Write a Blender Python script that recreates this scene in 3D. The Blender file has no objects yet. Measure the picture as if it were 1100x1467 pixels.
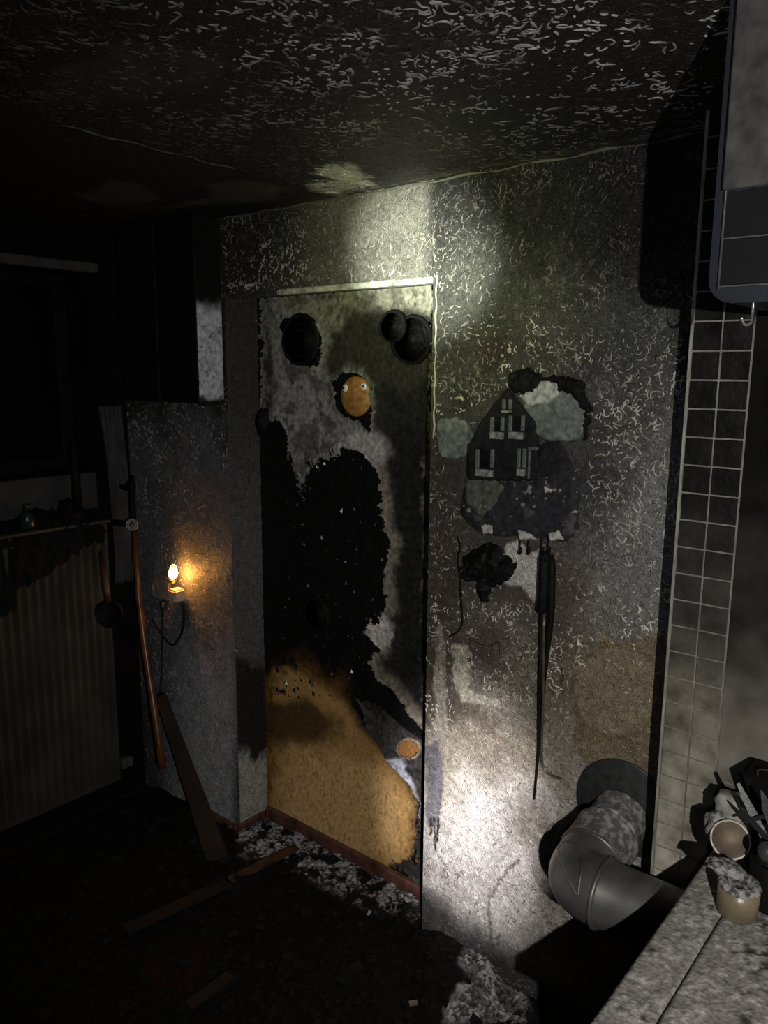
import bpy, bmesh, math, random
import numpy as np
from math import radians, sin, cos, pi
from mathutils import Vector, Matrix
random.seed(4); rng = np.random.default_rng(7)
S = bpy.context.scene
# ------------------------------------------------------------------ camera
F = 1130.0; PIT = radians(10.2); AZ = radians(39.6); ROLL = radians(0.4); CX, CY = 550.0, 733.5
fw = np.array([-sin(AZ)*cos(PIT), cos(AZ)*cos(PIT), -sin(PIT)])
rt0 = np.array([cos(AZ), sin(AZ), 0.0]); up0 = np.cross(rt0, fw)
rt = rt0*cos(ROLL)+up0*sin(ROLL); up = up0*cos(ROLL)-rt0*sin(ROLL)
CAM = np.array([0.0, 0.0, 1.745])
cd = bpy.data.cameras.new('camera'); cam = bpy.data.objects.new('camera', cd); S.collection.objects.link(cam)
cd.sensor_fit = 'VERTICAL'; cd.sensor_height = 36.0; cd.lens = F/1467.0*36.0; cd.clip_start = 0.02
cam.matrix_world = Matrix(((rt[0], up[0], -fw[0], CAM[0]), (rt[1], up[1], -fw[1], CAM[1]), (rt[2], up[2], -fw[2], CAM[2]), (0, 0, 0, 1)))
S.camera = cam
# ------------------------------------------------------------------ world, lights, exposure
w = bpy.data.worlds.new('world'); S.world = w; w.use_nodes = True
w.node_tree.nodes['Background'].inputs[0].default_value = (0.35, 0.42, 0.6, 1); w.node_tree.nodes['Background'].inputs[1].default_value = 0.002
S.view_settings.view_transform = 'Standard'; S.view_settings.look = 'None'; S.view_settings.gamma = 1.0
S.view_settings.exposure = 0.0; S.view_settings.use_curve_mapping = False
def spot(name, loc, target, energy, col, deg, blend, size):
    l = bpy.data.lights.new(name, 'SPOT'); l.energy = energy; l.color = col; l.spot_size = radians(deg); l.spot_blend = blend; l.shadow_soft_size = size
    o = bpy.data.objects.new(name, l); S.collection.objects.link(o); o.location = loc
    o.rotation_euler = (Vector(target)-Vector(loc)).to_track_quat('-Z', 'Y').to_euler(); return o
LP = (0.38, -0.12, 1.74)
spot('hand_lamp_wide', LP, (-0.50, 1.7, 1.22), 120, (1.0, 0.965, 0.92), 116, 1.0, 0.008)
spot('torch_low', (0.20, -0.02, 1.45), (-1.17, 1.81, 0.47), 540, (1.0, 0.95, 0.97), 18, 1.0, 0.015).scale = (.70, 1.2, 1)
spot('torch_low_core', (0.20, -0.02, 1.45), (-1.20, 1.81, 0.46), 380, (1.0, 0.97, 0.98), 8, 1.0, 0.015).scale = (.8, 1.2, 1)
spot('torch_high', (-0.35, 0.0, 1.55), (-1.36, 1.81, 2.05), 1250, (0.97, 1.0, 0.88), 14, 1.0, 0.02)
spot('torch_high_rim', (-0.35, 0.0, 1.55), (-1.32, 1.81, 2.02), 110, (0.93, 1.0, 0.42), 30, 1.0, 0.02)
spot('upper_right_fill', (0.02, -0.1, 1.62), (-0.8, 1.81, 1.75), 9, (0.82, 0.88, 1.0), 75, 1.0, 0.03)  # added weak fill near the camera, lifts the hood and step shadows
# ------------------------------------------------------------------ helpers
def ray(x, y): return fw + rt*(x-CX)/F - up*(y-CY)/F
def at(x, y, ax, v):
    d = ray(x, y); i = 'XYZ'.index(ax); t = (v-CAM[i])/d[i]; return CAM+d*t
def proj(X, Y, Z):
    q = [X-CAM[0], Y-CAM[1], Z-CAM[2]]
    z = q[0]*fw[0]+q[1]*fw[1]+q[2]*fw[2]
    return CX+F*(q[0]*rt[0]+q[1]*rt[1]+q[2]*rt[2])/z, CY-F*(q[0]*up[0]+q[1]*up[1]+q[2]*up[2])/z
def vnoise(u, v, seed):
    r = np.random.default_rng(seed).random((256, 256))
    iu = np.floor(u).astype(int); iv = np.floor(v).astype(int); fu = u-iu; fv = v-iv
    fu = fu*fu*(3-2*fu); fv = fv*fv*(3-2*fv); a = iu & 255; b = iv & 255; a1 = (a+1) & 255; b1 = (b+1) & 255
    return (r[a, b]*(1-fu)+r[a1, b]*fu)*(1-fv)+(r[a, b1]*(1-fu)+r[a1, b1]*fu)*fv
def fbm(u, v, sc, seed, octv=4):
    s = 0; a = 0.5; t = 0
    for k in range(octv):
        s = s+a*vnoise(u*sc*2**k+17.3*k, v*sc*2**k+5.1*k, seed+k); t += a; a *= 0.55
    return s/t
def sdf(P, x, y):
    n = len(P); d = np.full(np.shape(x), 1e9); ins = np.zeros(np.shape(x), bool)
    for i in range(n):
        ax, ay = P[i]; bx, by = P[(i+1) % n]; ex, ey = bx-ax, by-ay; wx, wy = x-ax, y-ay
        t = np.clip((wx*ex+wy*ey)/(ex*ex+ey*ey+1e-12), 0, 1)
        d = np.minimum(d, (wx-ex*t)**2+(wy-ey*t)**2)
        c = ((ay > y) != (by > y)) & (x < (bx-ax)*(y-ay)/((by-ay) if by != ay else 1e-12)+ax); ins ^= c
    d = np.sqrt(d); return np.where(ins, -d, d)          # negative inside
def pline(P, x, y):
    d = np.full(np.shape(x), 1e9)
    for (ax, ay), (bx, by) in zip(P[:-1], P[1:]):
        ex, ey = bx-ax, by-ay; t = np.clip(((x-ax)*ex+(y-ay)*ey)/(ex*ex+ey*ey), 0, 1)
        d = np.minimum(d, (x-ax-ex*t)**2+(y-ay-ey*t)**2)
    return np.sqrt(d)
def ell(x, y, cx, cy, rx, ry): return (np.sqrt(((x-cx)/rx)**2+((y-cy)/ry)**2)-1)*min(rx, ry)
def st(d, e0, e1):
    t = np.clip((d-e0)/(e1-e0), 0, 1); return t*t*(3-2*t)
class Paint:
    """albedo of soot, paint and bare plaster on a surface"""
    def __init__(s, n, col): s.c = np.tile(np.array(col, float), (n, 1))
    def mix(s, m, col):
        m = np.clip(m, 0, 1)[:, None]; s.c = s.c*(1-m)+np.array(col, float)*m
    def mul(s, m): s.c = s.c*np.asarray(m)[:, None]
MATS = {}
def mat(name, col=(.5, .5, .5), rough=.7, metal=0, attr=False, n_scale=30, n_amt=.35, bump=.3, b_scale=120, b_dist=.002, spec=.5, emit=None, trans=0, col2=None, alpha=1):
    if name in MATS: return MATS[name]
    m = bpy.data.materials.new(name); m.use_nodes = True; nt = m.node_tree; N = nt.nodes; L = nt.links
    b = N['Principled BSDF']; b.inputs['Roughness'].default_value = rough; b.inputs['Metallic'].default_value = metal
    b.inputs['Specular IOR Level'].default_value = spec
    tc = N.new('ShaderNodeTexCoord'); no = N.new('ShaderNodeTexNoise'); no.inputs['Scale'].default_value = n_scale; no.inputs['Detail'].default_value = 6
    g = N.new('ShaderNodeNewGeometry'); L.new(g.outputs['Position'], no.inputs['Vector'])
    mx = N.new('ShaderNodeMix'); mx.data_type = 'RGBA'; mx.blend_type = 'MULTIPLY' if col2 is None else 'MIX'
    if attr:
        a = N.new('ShaderNodeAttribute'); a.attribute_name = 'Col'; L.new(a.outputs['Color'], mx.inputs[6])
    else: mx.inputs[6].default_value = (*col, 1)
    mr = N.new('ShaderNodeMapRange'); L.new(no.outputs['Fac'], mr.inputs[0]); mr.inputs[1].default_value = .3; mr.inputs[2].default_value = .7
    if col2 is None:
        mr.inputs[3].default_value = 1-n_amt; mr.inputs[4].default_value = 1+n_amt; mx.inputs[0].default_value = 1; L.new(mr.outputs[0], mx.inputs[7])
    else:
        mr.inputs[1].default_value = .45; mr.inputs[2].default_value = .6
        L.new(mr.outputs[0], mx.inputs[0]); mx.inputs[7].default_value = (*col2, 1)
    L.new(mx.outputs[2], b.inputs['Base Color'])
    if bump:
        n2 = N.new('ShaderNodeTexNoise'); n2.inputs['Scale'].default_value = b_scale; n2.inputs['Detail'].default_value = 4; L.new(g.outputs['Position'], n2.inputs['Vector'])
        bp = N.new('ShaderNodeBump'); bp.inputs['Strength'].default_value = bump; bp.inputs['Distance'].default_value = b_dist
        L.new(n2.outputs['Fac'], bp.inputs['Height']); L.new(bp.outputs[0], b.inputs['Normal'])
    if name == 'sooty_plaster':
        v = N.new('ShaderNodeTexNoise'); v.inputs['Scale'].default_value = 62; v.inputs['Detail'].default_value = 1.5; v.inputs['Distortion'].default_value = 1.2; L.new(g.outputs['Position'], v.inputs['Vector'])
        a1 = N.new('ShaderNodeMath'); a1.operation = 'SUBTRACT'; a1.inputs[1].default_value = .5; L.new(v.outputs['Fac'], a1.inputs[0])
        a2 = N.new('ShaderNodeMath'); a2.operation = 'ABSOLUTE'; L.new(a1.outputs[0], a2.inputs[0])
        m3 = N.new('ShaderNodeMapRange'); m3.inputs[1].default_value = 0; m3.inputs[2].default_value = .05; m3.inputs[3].default_value = 1; m3.inputs[4].default_value = 0; L.new(a2.outputs[0], m3.inputs[0])
        b2 = N.new('ShaderNodeBump'); b2.inputs['Strength'].default_value = .85; b2.inputs['Distance'].default_value = .004; L.new(m3.outputs[0], b2.inputs['Height']); L.new(bp.outputs[0], b2.inputs['Normal']); L.new(b2.outputs[0], b.inputs['Normal'])
        # colour lighter on the raised veins, darker between them
        m4 = N.new('ShaderNodeMapRange'); m4.inputs[3].default_value = .82; m4.inputs[4].default_value = 1.45; L.new(m3.outputs[0], m4.inputs[0])
        m5 = N.new('ShaderNodeMix'); m5.data_type = 'RGBA'; m5.blend_type = 'MULTIPLY'; m5.inputs[0].default_value = 1; L.new(mx.outputs[2], m5.inputs[6]); L.new(m4.outputs[0], m5.inputs[7]); L.new(m5.outputs[2], b.inputs['Base Color'])
    if emit: b.inputs['Emission Color'].default_value = (*emit[0], 1); b.inputs['Emission Strength'].default_value = emit[1]
    if trans: b.inputs['Transmission Weight'].default_value = trans; b.inputs['IOR'].default_value = 1.3
    MATS[name] = m; return m
def tag(o, label=None, cat=None, group=None, kind=None):
    if label: o['label'] = label
    if cat: o['category'] = cat
    if group: o['group'] = group
    if kind: o['kind'] = kind
    return o
def empty(name, loc, label=None, cat=None, group=None, kind=None):
    o = bpy.data.objects.new(name, None); o.empty_display_size = .05; o.location = loc; S.collection.objects.link(o); return tag(o, label, cat, group, kind)
def wloc(o):
    v = Vector((0, 0, 0))
    while o: v += o.location; o = o.parent
    return v
def obj(name, V, Fs, m, parent=None, smooth=False, cols=None, label=None, origin=None):
    V = np.asarray(V, float).reshape(-1, 3)
    if origin is None: c = (V.min(0)+V.max(0))/2; c[2] = V[:, 2].min()
    else: c = np.array(origin, float)
    me = bpy.data.meshes.new(name)
    if isinstance(Fs, np.ndarray):
        k = Fs.shape[1]; me.vertices.add(len(V)); me.vertices.foreach_set('co', (V-c).ravel())
        me.loops.add(Fs.size); me.loops.foreach_set('vertex_index', Fs.ravel().astype(np.int32))
        me.polygons.add(len(Fs)); me.polygons.foreach_set('loop_start', np.arange(0, Fs.size, k, dtype=np.int32)); me.polygons.foreach_set('loop_total', np.full(len(Fs), k, np.int32))
        me.update(calc_edges=True)
    else: me.from_pydata((V-c).tolist(), [], [list(f) for f in Fs]); me.update()
    me.materials.append(m)
    if smooth: me.polygons.foreach_set('use_smooth', np.ones(len(me.polygons), bool))
    if cols is not None:
        a = me.color_attributes.new('Col', 'FLOAT_COLOR', 'POINT'); a.data.foreach_set('color', np.c_[cols, np.ones(len(cols))].ravel().astype(np.float32))
    o = bpy.data.objects.new(name, me); S.collection.objects.link(o)
    if parent: o.parent = parent; c = c-np.array(wloc(parent))
    o.location = c
    if label: o['label'] = label
    return o
def from_bm(name, bm, m, parent=None, smooth=False, **k):
    bmesh.ops.recalc_face_normals(bm, faces=bm.faces)
    V = [v.co[:] for v in bm.verts]; bm.verts.index_update(); Fs = [[v.index for v in f.verts] for f in bm.faces]; bm.free()
    return obj(name, V, Fs, m, parent, smooth, **k)
def box_bm(x0, x1, y0, y1, z0, z1, bev=0.003, seg=1, bm=None):
    b = bmesh.new(); r = bmesh.ops.create_cube(b, size=1)
    for v in b.verts: v.co = ((x0+x1)/2+v.co.x*(x1-x0), (y0+y1)/2+v.co.y*(y1-y0), (z0+z1)/2+v.co.z*(z1-z0))
    if bev: bmesh.ops.bevel(b, geom=b.edges[:], offset=bev, segments=seg, affect='EDGES')
    return b
def box(name, x0, x1, y0, y1, z0, z1, m, parent=None, bev=0.003, seg=1, **k): return from_bm(name, box_bm(x0, x1, y0, y1, z0, z1, bev, seg), m, parent, **k)
def tube_geo(pts, rad, sides=10, cap=True):
    pts = [Vector(p) for p in pts]; n = len(pts); rad = rad if hasattr(rad, '__len__') else [rad]*n
    V = []; Fs = []; t0 = (pts[1]-pts[0]).normalized(); a = t0.orthogonal().normalized()
    for i in range(n):
        t = (pts[min(i+1, n-1)]-pts[max(i-1, 0)]).normalized(); a = (a-t*a.dot(t)).normalized(); b = t.cross(a)
        for s in range(sides): V.append(pts[i]+(a*cos(2*pi*s/sides)+b*sin(2*pi*s/sides))*rad[i])
    for i in range(n-1):
        for s in range(sides): s2 = (s+1) % sides; Fs.append((i*sides+s, i*sides+s2, (i+1)*sides+s2, (i+1)*sides+s))
    if cap: Fs.append(tuple(range(sides))[::-1]); Fs.append(tuple((n-1)*sides+s for s in range(sides)))
    return [v[:] for v in V], Fs
def tube(name, pts, rad, m, parent=None, sides=10, smooth=True, cap=True, **k):
    V, Fs = tube_geo(pts, rad, sides, cap); return obj(name, V, Fs, m, parent, smooth, **k)
def spline(P, n=8):
    P = [Vector(p) for p in P]; Q = [P[0]*2-P[1]]+P+[P[-1]*2-P[-2]]; out = []
    for i in range(1, len(Q)-2):
        for k in range(n):
            t = k/n; a, b, c, d = Q[i-1:i+3]
            out.append(.5*((2*b)+(-a+c)*t+(2*a-5*b+4*c-d)*t*t+(-a+3*b-3*c+d)*t**3))
    out.append(P[-1]); return out
def lathe_geo(prof, M, sides=32, wob=0, seed=0):
    r_ = random.Random(seed); V = []; Fs = []; n = len(prof)
    for i, (r, h) in enumerate(prof):
        for s in range(sides):
            a = 2*pi*s/sides; rr = r*(1+wob*(r_.random()-.5)); V.append((M @ Vector((rr*cos(a), rr*sin(a), h+wob*.02*(r_.random()-.5))))[:])
    for i in range(n-1):
        for s in range(sides): s2 = (s+1) % sides; Fs.append((i*sides+s, i*sides+s2, (i+1)*sides+s2, (i+1)*sides+s))
    Fs.append(tuple(range(sides))[::-1]); Fs.append(tuple((n-1)*sides+s for s in range(sides)))
    return V, Fs
def lathe(name, prof, M, m, parent=None, sides=32, wob=0, seed=0, smooth=True, **k):
    V, Fs = lathe_geo(prof, M, sides, wob, seed); return obj(name, V, Fs, m, parent, smooth, **k)
def frame(loc, zdir):
    q = Vector(zdir).to_track_quat('Z', 'Y').to_matrix().to_4x4(); return Matrix.Translation(Vector(loc)) @ q
def sheet(name, X0, X1, Z0, Z1, step, fun, m, parent=None, smooth=True, **k):
    """real surface patch over a wall rectangle; fun(X,Z)->(Y, colour, keep)"""
    nx = max(2, int(round((X1-X0)/step))+1); nz = max(2, int(round((Z1-Z0)/step))+1)
    X, Z = np.meshgrid(np.linspace(X0, X1, nx), np.linspace(Z0, Z1, nz)); X = X.ravel(); Z = Z.ravel()
    Y, C, K = fun(X, Z); V = np.c_[X, Y, Z]; i = np.arange(nx*nz).reshape(nz, nx)
    Q = np.stack([i[:-1, :-1], i[:-1, 1:], i[1:, 1:], i[1:, :-1]], -1).reshape(-1, 4)
    if K is not None:
        Q = Q[K[Q].all(1)]; u, inv = np.unique(Q, return_inverse=True); V = V[u]; C = C[u]; Q = inv.reshape(-1, 4)
    return obj(name, V, Q, m, parent, smooth, cols=C, **k)
def pxpoly(P, Y):
    """photo outline -> wall coordinates (X,Z) on the plane Y"""
    return [tuple(at(x, y, 'Y', Y)[[0, 2]]) for x, y in P]
D = 1.81; DN = 1.95; YT = 1.68; FL = -0.06; CE = 2.25; XL = -2.85; NX0, NX1, NZ = -2.215, -1.328, 1.995; XS = -0.5755
def relief(name, P, Yb, hgt, m, parent=None, col=(.02, .02, .02), rag=.003, dome=.02, step=.003, rough=.003, seed=1, colfun=None, base=0.002, rs=60, **k):
    """solid low relief standing on the plane Yb, with a ragged edge"""
    Q = pxpoly(P, Yb); xs = [q[0] for q in Q]; zs = [q[1] for q in Q]
    def fun(X, Z):
        wx = X+(fbm(X, Z, 90, seed)-.5)*rag*3; wz = Z+(fbm(X, Z, 90, seed+9)-.5)*rag*3
        d = sdf(Q, wx, wz); t = st(-d, 0, dome)
        Y = Yb-base-np.where(d < 0, hgt*(.35+.65*t)+(fbm(X, Z, rs, seed+20)-.5)*rough*2, -base)
        p = Paint(len(X), col)
        if colfun: colfun(p, X, Z, d)
        return Y, p.c, d < step*1.2
    return sheet(name, min(xs)-.012, max(xs)+.012, min(zs)-.012, max(zs)+.012, step, fun, m, parent, **k)
M_WALL = mat('sooty_plaster', attr=True, rough=.62, n_scale=70, n_amt=.3, bump=.55, b_scale=160, b_dist=.003, spec=.35)
M_WORM = mat('plaster_ridges', attr=True, rough=.5, n_scale=50, n_amt=.35, bump=0, spec=.4)
M_CHAR = mat('charred_surface', attr=True, rough=.7, n_scale=60, n_amt=.45, bump=.6, b_scale=110, b_dist=.004, spec=.1)
M_BLK = mat('burnt_black', (.005, .005, .005), rough=.65, bump=.6, b_scale=90, b_dist=.004, spec=.12)
# ------------------------------------------------------------------ worm-like ridges of the rough plaster
def worms(name, n, dens, samp, toV, parent, L=(.012, .04), rad=.0019, seed=3, aniso=None):
    r = np.random.default_rng(seed); K = 7
    U, W = samp(r, n); keep = r.random(n) < dens(U, W); U = U[keep]; W = W[keep]; n = len(U)
    ang = r.random(n)*2*pi if aniso is None else aniso(r, n); dl = (L[0]+(L[1]-L[0])*r.random(n)**2.2)/(K-1); curl = r.normal(0, .38, n)
    us = [U]; ws = [W]
    for k in range(K-1):
        us.append(us[-1]+np.cos(ang)*dl); ws.append(ws[-1]+np.sin(ang)*dl); ang = ang+curl+r.normal(0, .22, n)
    us = np.array(us); ws = np.array(ws)                                      # K,n
    du = np.gradient(us, axis=0); dw = np.gradient(ws, axis=0); l = np.hypot(du, dw)+1e-9; nu, nw = -dw/l, du/l
    R = rad*(.6+.8*r.random(n))[None, :]*(np.array([.35, .8, 1, 1, 1, .8, .35])[:, None])
    rows = []
    for s, h in ((-1, -.0006), (-.55, .8), (.55, .8), (1, -.0006)):
        hh = R*h if h > 0 else np.full_like(R, h)
        rows.append((us+nu*R*s, ws+nw*R*s, hh))
    UU = np.stack([q[0] for q in rows], 1); WW = np.stack([q[1] for q in rows], 1); HH = np.stack([q[2] for q in rows], 1)   # K,4,n
    V, C = toV(UU.transpose(2, 0, 1).ravel(), WW.transpose(2, 0, 1).ravel(), HH.transpose(2, 0, 1).ravel())
    b = (np.arange(n)*K*4)[:, None, None]; kk = np.arange(K-1)[None, :, None]; jj = np.arange(3)[None, None, :]
    a0 = b+kk*4+jj; Q = np.stack([a0, a0+1, a0+5, a0+4], -1).reshape(-1, 4)
    o = obj(name, V, Q, M_WORM, parent, True, cols=C); o['kind'] = 'stuff'; return o
# ------------------------------------------------------------------ back wall : albedo
PLQ = [(640, 600), (690, 580), (728, 545), (735, 530), (790, 535), (845, 560), (850, 640), (838, 700), (835, 770), (790, 800), (740, 790), (665, 785), (655, 700), (630, 680)]
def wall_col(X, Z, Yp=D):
    px, py = proj(X, np.full_like(X, Yp), Z)
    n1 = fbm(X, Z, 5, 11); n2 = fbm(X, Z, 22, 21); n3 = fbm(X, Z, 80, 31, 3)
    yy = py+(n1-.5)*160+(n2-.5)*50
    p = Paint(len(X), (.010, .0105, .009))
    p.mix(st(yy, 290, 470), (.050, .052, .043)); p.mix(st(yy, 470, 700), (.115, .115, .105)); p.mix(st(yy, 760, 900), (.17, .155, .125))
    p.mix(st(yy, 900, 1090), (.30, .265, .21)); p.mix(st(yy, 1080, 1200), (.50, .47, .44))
    # darker strip beside the doorway, brown soot
    p.mix(.75*st(-np.abs(px-628), -60, -8)*st(yy, 520, 640)*(1-st(yy, 1000, 1080)), (.055, .042, .028))
    p.mix(.6*st(n2, .5, .7)*st(yy, 560, 700)*(1-st(yy, 1050, 1150))*st(-px, -880, -700), (.07, .05, .035))
    # cleaner grey band right of the middle
    p.mix(.5*st(px, 830, 930)*st(yy, 620, 780), (.20, .20, .20))
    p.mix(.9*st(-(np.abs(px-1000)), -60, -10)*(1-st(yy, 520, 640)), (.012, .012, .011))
    p.mix(.93*st(-sdf([(700, 150), (1100, 100), (1100, 480), (960, 440), (870, 400), (760, 330)], px+(n1-.5)*120, py+(n1-.5)*120+(n2-.5)*40), -45, 45), (.0075, .0075, .007))  # upper right soot painted darker to blend in the hood's shadow edge
    # round stains
    for cx, cy, rx, ry, c, a in ((710, 507, 20, 26, (.035, .02, .012), .8), (665, 572, 15, 18, (.03, .018, .012), .7), (745, 640, 130, 150, (.025, .024, .02), .55), (855, 700, 45, 60, (.02, .02, .02), .5), (700, 820, 75, 60, (.04, .03, .02), .5), (790, 850, 45, 70, (.05, .03, .025), .6), (690, 920, 38, 30, (.07, .05, .045), .7), (800, 960, 40, 60, (.12, .085, .04), .5), (760, 1180, 28, 34, (.13, .10, .08), .7), (800, 1250, 30, 60, (.2, .16, .11), .6)):
        d = ell(px+(n2-.5)*30, py+(n1-.5)*30, cx, cy, rx, ry); p.mix(a*st(-d, -min(rx, ry)*.6, min(rx, ry)*.5), c)
    # tan patch with the round mark
    d = sdf([(835, 930), (880, 912), (960, 905), (960, 1110), (850, 1110), (815, 1070), (822, 985)], px+(n2-.5)*26, py+(n2-.5)*26)
    p.mix(.9*st(-d, -6, 10), (.19, .145, .085))
    d = ell(px, py, 884, 990, 63, 66); p.mix(.65*st(-d, -3, 6), (.25, .20, .14)); p.mix(.5*st(-np.abs(d), -5, -1), (.12, .085, .045))
    # bare white plaster
    for P, c in ((([(722, 782), (745, 778), (760, 792), (775, 790), (778, 850), (770, 868), (745, 835), (722, 836), (705, 848), (730, 812)]), (.50, .48, .44)), (([(648, 925), (668, 925), (672, 990), (700, 1000), (718, 1003), (715, 1010), (665, 1008), (650, 975)]), (.42, .40, .32)), (([(628, 890), (636, 900), (640, 1060), (650, 1120), (625, 1110), (622, 960)]), (.3, .27, .22)), (([(800, 1180), (828, 1205), (835, 1260), (800, 1240), (760, 1180)]), (.42, .38, .32)) if False else ([(775, 1195), (800, 1210), (820, 1240), (808, 1262), (780, 1240)], (.45, .41, .34))):
        d = sdf(P, px+(n2-.5)*14+(n3-.5)*8, py+(n2-.5)*14); p.mix(.95*st(-d, -3, 2), c)
    # grey melted streak and black drips beside the doorway
    d = sdf([(610, 1070), (628, 1060), (634, 1100), (632, 1165), (628, 1180), (610, 1180)], px+(n2-.5)*14, py+(n2-.5)*20); p.mix(.9*st(-d, -5, 3), (.10, .10, .115))
    for P in (([(617, 1172), (617, 1195)], [(622, 1172), (624, 1218)], [(628, 1172), (627, 1205)])):
        p.mix(st(-pline(P, px+(n3-.5)*4, py), -2.6, -1), (.015, .015, .015))
    # soot creeping up from the burnt floor
    d = py-(1283+(px-610)*.78)+(n1-.5)*60+(n2-.5)*20; p.mix(.93*st(d, -30, 18), (.022, .022, .024))
    # burnt cracks
    for P in (([(742, 1230), (715, 1262), (700, 1290), (701, 1325), (705, 1350), (697, 1370)], [(716, 1340), (710, 1365)])):
        p.mix(.75*st(-pline(P, px+(n3-.5)*8, py+(n3-.5)*8), -3.2, -1), (.09, .07, .06))
    p.mix(.8*st(-pline([(800, 925), (806, 945), (808, 1000), (800, 1010)], px+(n3-.5)*12, py), -2.5, -1)*st(n3, .4, .6), (.03, .02, .015))
    # left wall : blueish grey paint below, sooty above
    L = st(-px, -345, -325)
    p.mix(L, (.10, .104, .118)); p.mix(L*(1-st(yy, 560, 640)), (.02, .02, .018)); p.mix(L*st(yy, 840, 1060)*st(px, 215, 290), (.38, .38, .40))
    p.mix(L*.9*st(-px, -255, -190)*st(yy, 900, 1000), (.03, .03, .03))
    # header over the doorway; colour lightened where the torch's hot spot falls
    H = st(-px, -628, -600)*(1-st(py, 395, 430)); p.mix(H*.9*st(px, 380, 520), (.12, .12, .10)); p.mix(H*(1-st(px, 330, 440)), (.022, .022, .017))
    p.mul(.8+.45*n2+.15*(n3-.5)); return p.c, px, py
def wall_surf(X, Z):
    c, px, py = wall_col(X, Z); n = fbm(X, Z, 40, 61); h = (fbm(X, Z, 9, 62)-.5)*.006+(n-.5)*.0035
    edge = np.minimum.reduce([np.abs(X-NX0)+np.where(Z > NZ, 9, 0), np.abs(X-NX1)+np.where(Z > NZ, 9, 0), np.abs(Z-NZ)+np.where((X < NX0) | (X > NX1), 9, 0), np.abs(X-XS)])
    keep = ~((X > NX0+.0005) & (X < NX1-.0005) & (Z < NZ-.0005))
    return D-h*st(edge, 0, .03), c, keep
wb = empty('wall_back', (-1.7, D, FL), kind='structure')
def seg(x0, x1, z0, z1, s):
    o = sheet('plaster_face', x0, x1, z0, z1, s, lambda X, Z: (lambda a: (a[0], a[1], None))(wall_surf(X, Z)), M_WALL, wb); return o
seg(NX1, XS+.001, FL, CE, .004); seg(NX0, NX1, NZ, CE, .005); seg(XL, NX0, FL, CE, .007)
def sm(px, py): # 0..1 smooth-plaster areas that carry no ridges
    s = np.zeros_like(px)
    for P in ([(835, 930), (880, 912), (960, 905), (960, 1110), (850, 1110), (815, 1070), (822, 985)], [(715, 775), (780, 785), (778, 870), (700, 850)], PLQ, [(606, 1060), (634, 1060), (634, 1180), (606, 1180)], [(675, 900), (720, 900), (722, 960), (690, 960)]):
        s = np.maximum(s, (sdf(P, px, py) < 0)*1.0)
    return s
def dens_back(U, W):
    px, py = proj(U, np.full_like(U, D), W); n = fbm(U, W, 9, 91)
    d = .25+.9*st(n, .36, .62); d *= np.where((U > NX0-.005) & (U < NX1+.004) & (W < NZ+.004), 0, 1); d *= (U < XS-.005)
    d *= 1-.93*sm(px, py); d *= np.where(U < NX0, .5, 1); return d*np.where(py > 1000, .85, 1)
def toV_back(U, W, H):
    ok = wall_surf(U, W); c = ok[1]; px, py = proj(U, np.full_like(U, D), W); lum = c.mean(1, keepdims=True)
    k = (.25+.75*st(fbm(U, W, 14, 77), .3, .65))[:, None]; rid = np.where((py < 1040)[:, None], np.array([[.36, .345, .29]]), np.array([[.30, .255, .21]]))  # ridge colour raised in place of the weak grazing shading
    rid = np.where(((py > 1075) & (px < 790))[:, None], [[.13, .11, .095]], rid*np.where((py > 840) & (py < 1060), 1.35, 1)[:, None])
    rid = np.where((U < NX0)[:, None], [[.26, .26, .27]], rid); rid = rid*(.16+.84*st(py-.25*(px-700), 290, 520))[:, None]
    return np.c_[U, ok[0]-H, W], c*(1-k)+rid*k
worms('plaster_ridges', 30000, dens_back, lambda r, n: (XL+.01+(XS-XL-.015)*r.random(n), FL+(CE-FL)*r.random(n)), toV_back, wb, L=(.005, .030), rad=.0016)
# doorway recess
def rev_fun(Yv, Z):
    X = np.full_like(Yv, NX0); px, py = proj(X, Yv, Z); n = fbm(Yv, Z, 20, 5); yy = py+(n-.5)*60
    p = Paint(len(Z), (.05, .05, .042)); p.mix(st(yy, 560, 800), (.12, .115, .11)); p.mix(st(yy, 925, 960), (.02, .018, .018)); p.mix(st(yy, 1070, 1098), (.42, .42, .38))
    p.mix(.9*st(-np.abs(Yv-D), -.006, -.002), (.09, .09, .08)); p.mul(.7+.6*fbm(Yv, Z, 60, 8))
    return p.c, n
ny, nz = 30, 400; Yg, Zg = np.meshgrid(np.linspace(D, DN+.01, ny), np.linspace(.0, NZ, nz)); Yg = Yg.ravel(); Zg = Zg.ravel(); c, n = rev_fun(Yg, Zg); i = np.arange(ny*nz).reshape(nz, ny)
Qr = np.stack([i[:-1, :-1], i[:-1, 1:], i[1:, 1:], i[1:, :-1]], -1).reshape(-1, 4)
obj('reveal_left', np.c_[NX0+(n-.5)*.004*st(Yg, D, D+.02), Yg, Zg], Qr, M_WALL, wb, True, cols=c)
box('reveal_right', NX1, NX1+.02, D+.002, DN+.02, FL, NZ, M_BLK, wb, bev=0)
ls = mat('sooty_paint_light', (.32, .33, .28), rough=.5, n_scale=40, n_amt=.6, bump=.3)
box('reveal_top', NX0, NX1, D+.001, DN+.01, NZ, NZ+.03, ls, wb, bev=0)
box('door_head_bead', NX0-.01, NX0+.27, D-.005, D+.012, NZ-.014, NZ+.004, mat('dark_bead', (.045, .045, .036), rough=.5, n_scale=30, n_amt=.7), wb, bev=.003)  # left end of the head bead darker than the rest
box('door_head_bead', NX0+.271, NX1-.002, D-.005, D+.012, NZ-.014, NZ+.004, ls, wb, bev=.003, label='pale bead along the door head')
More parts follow.
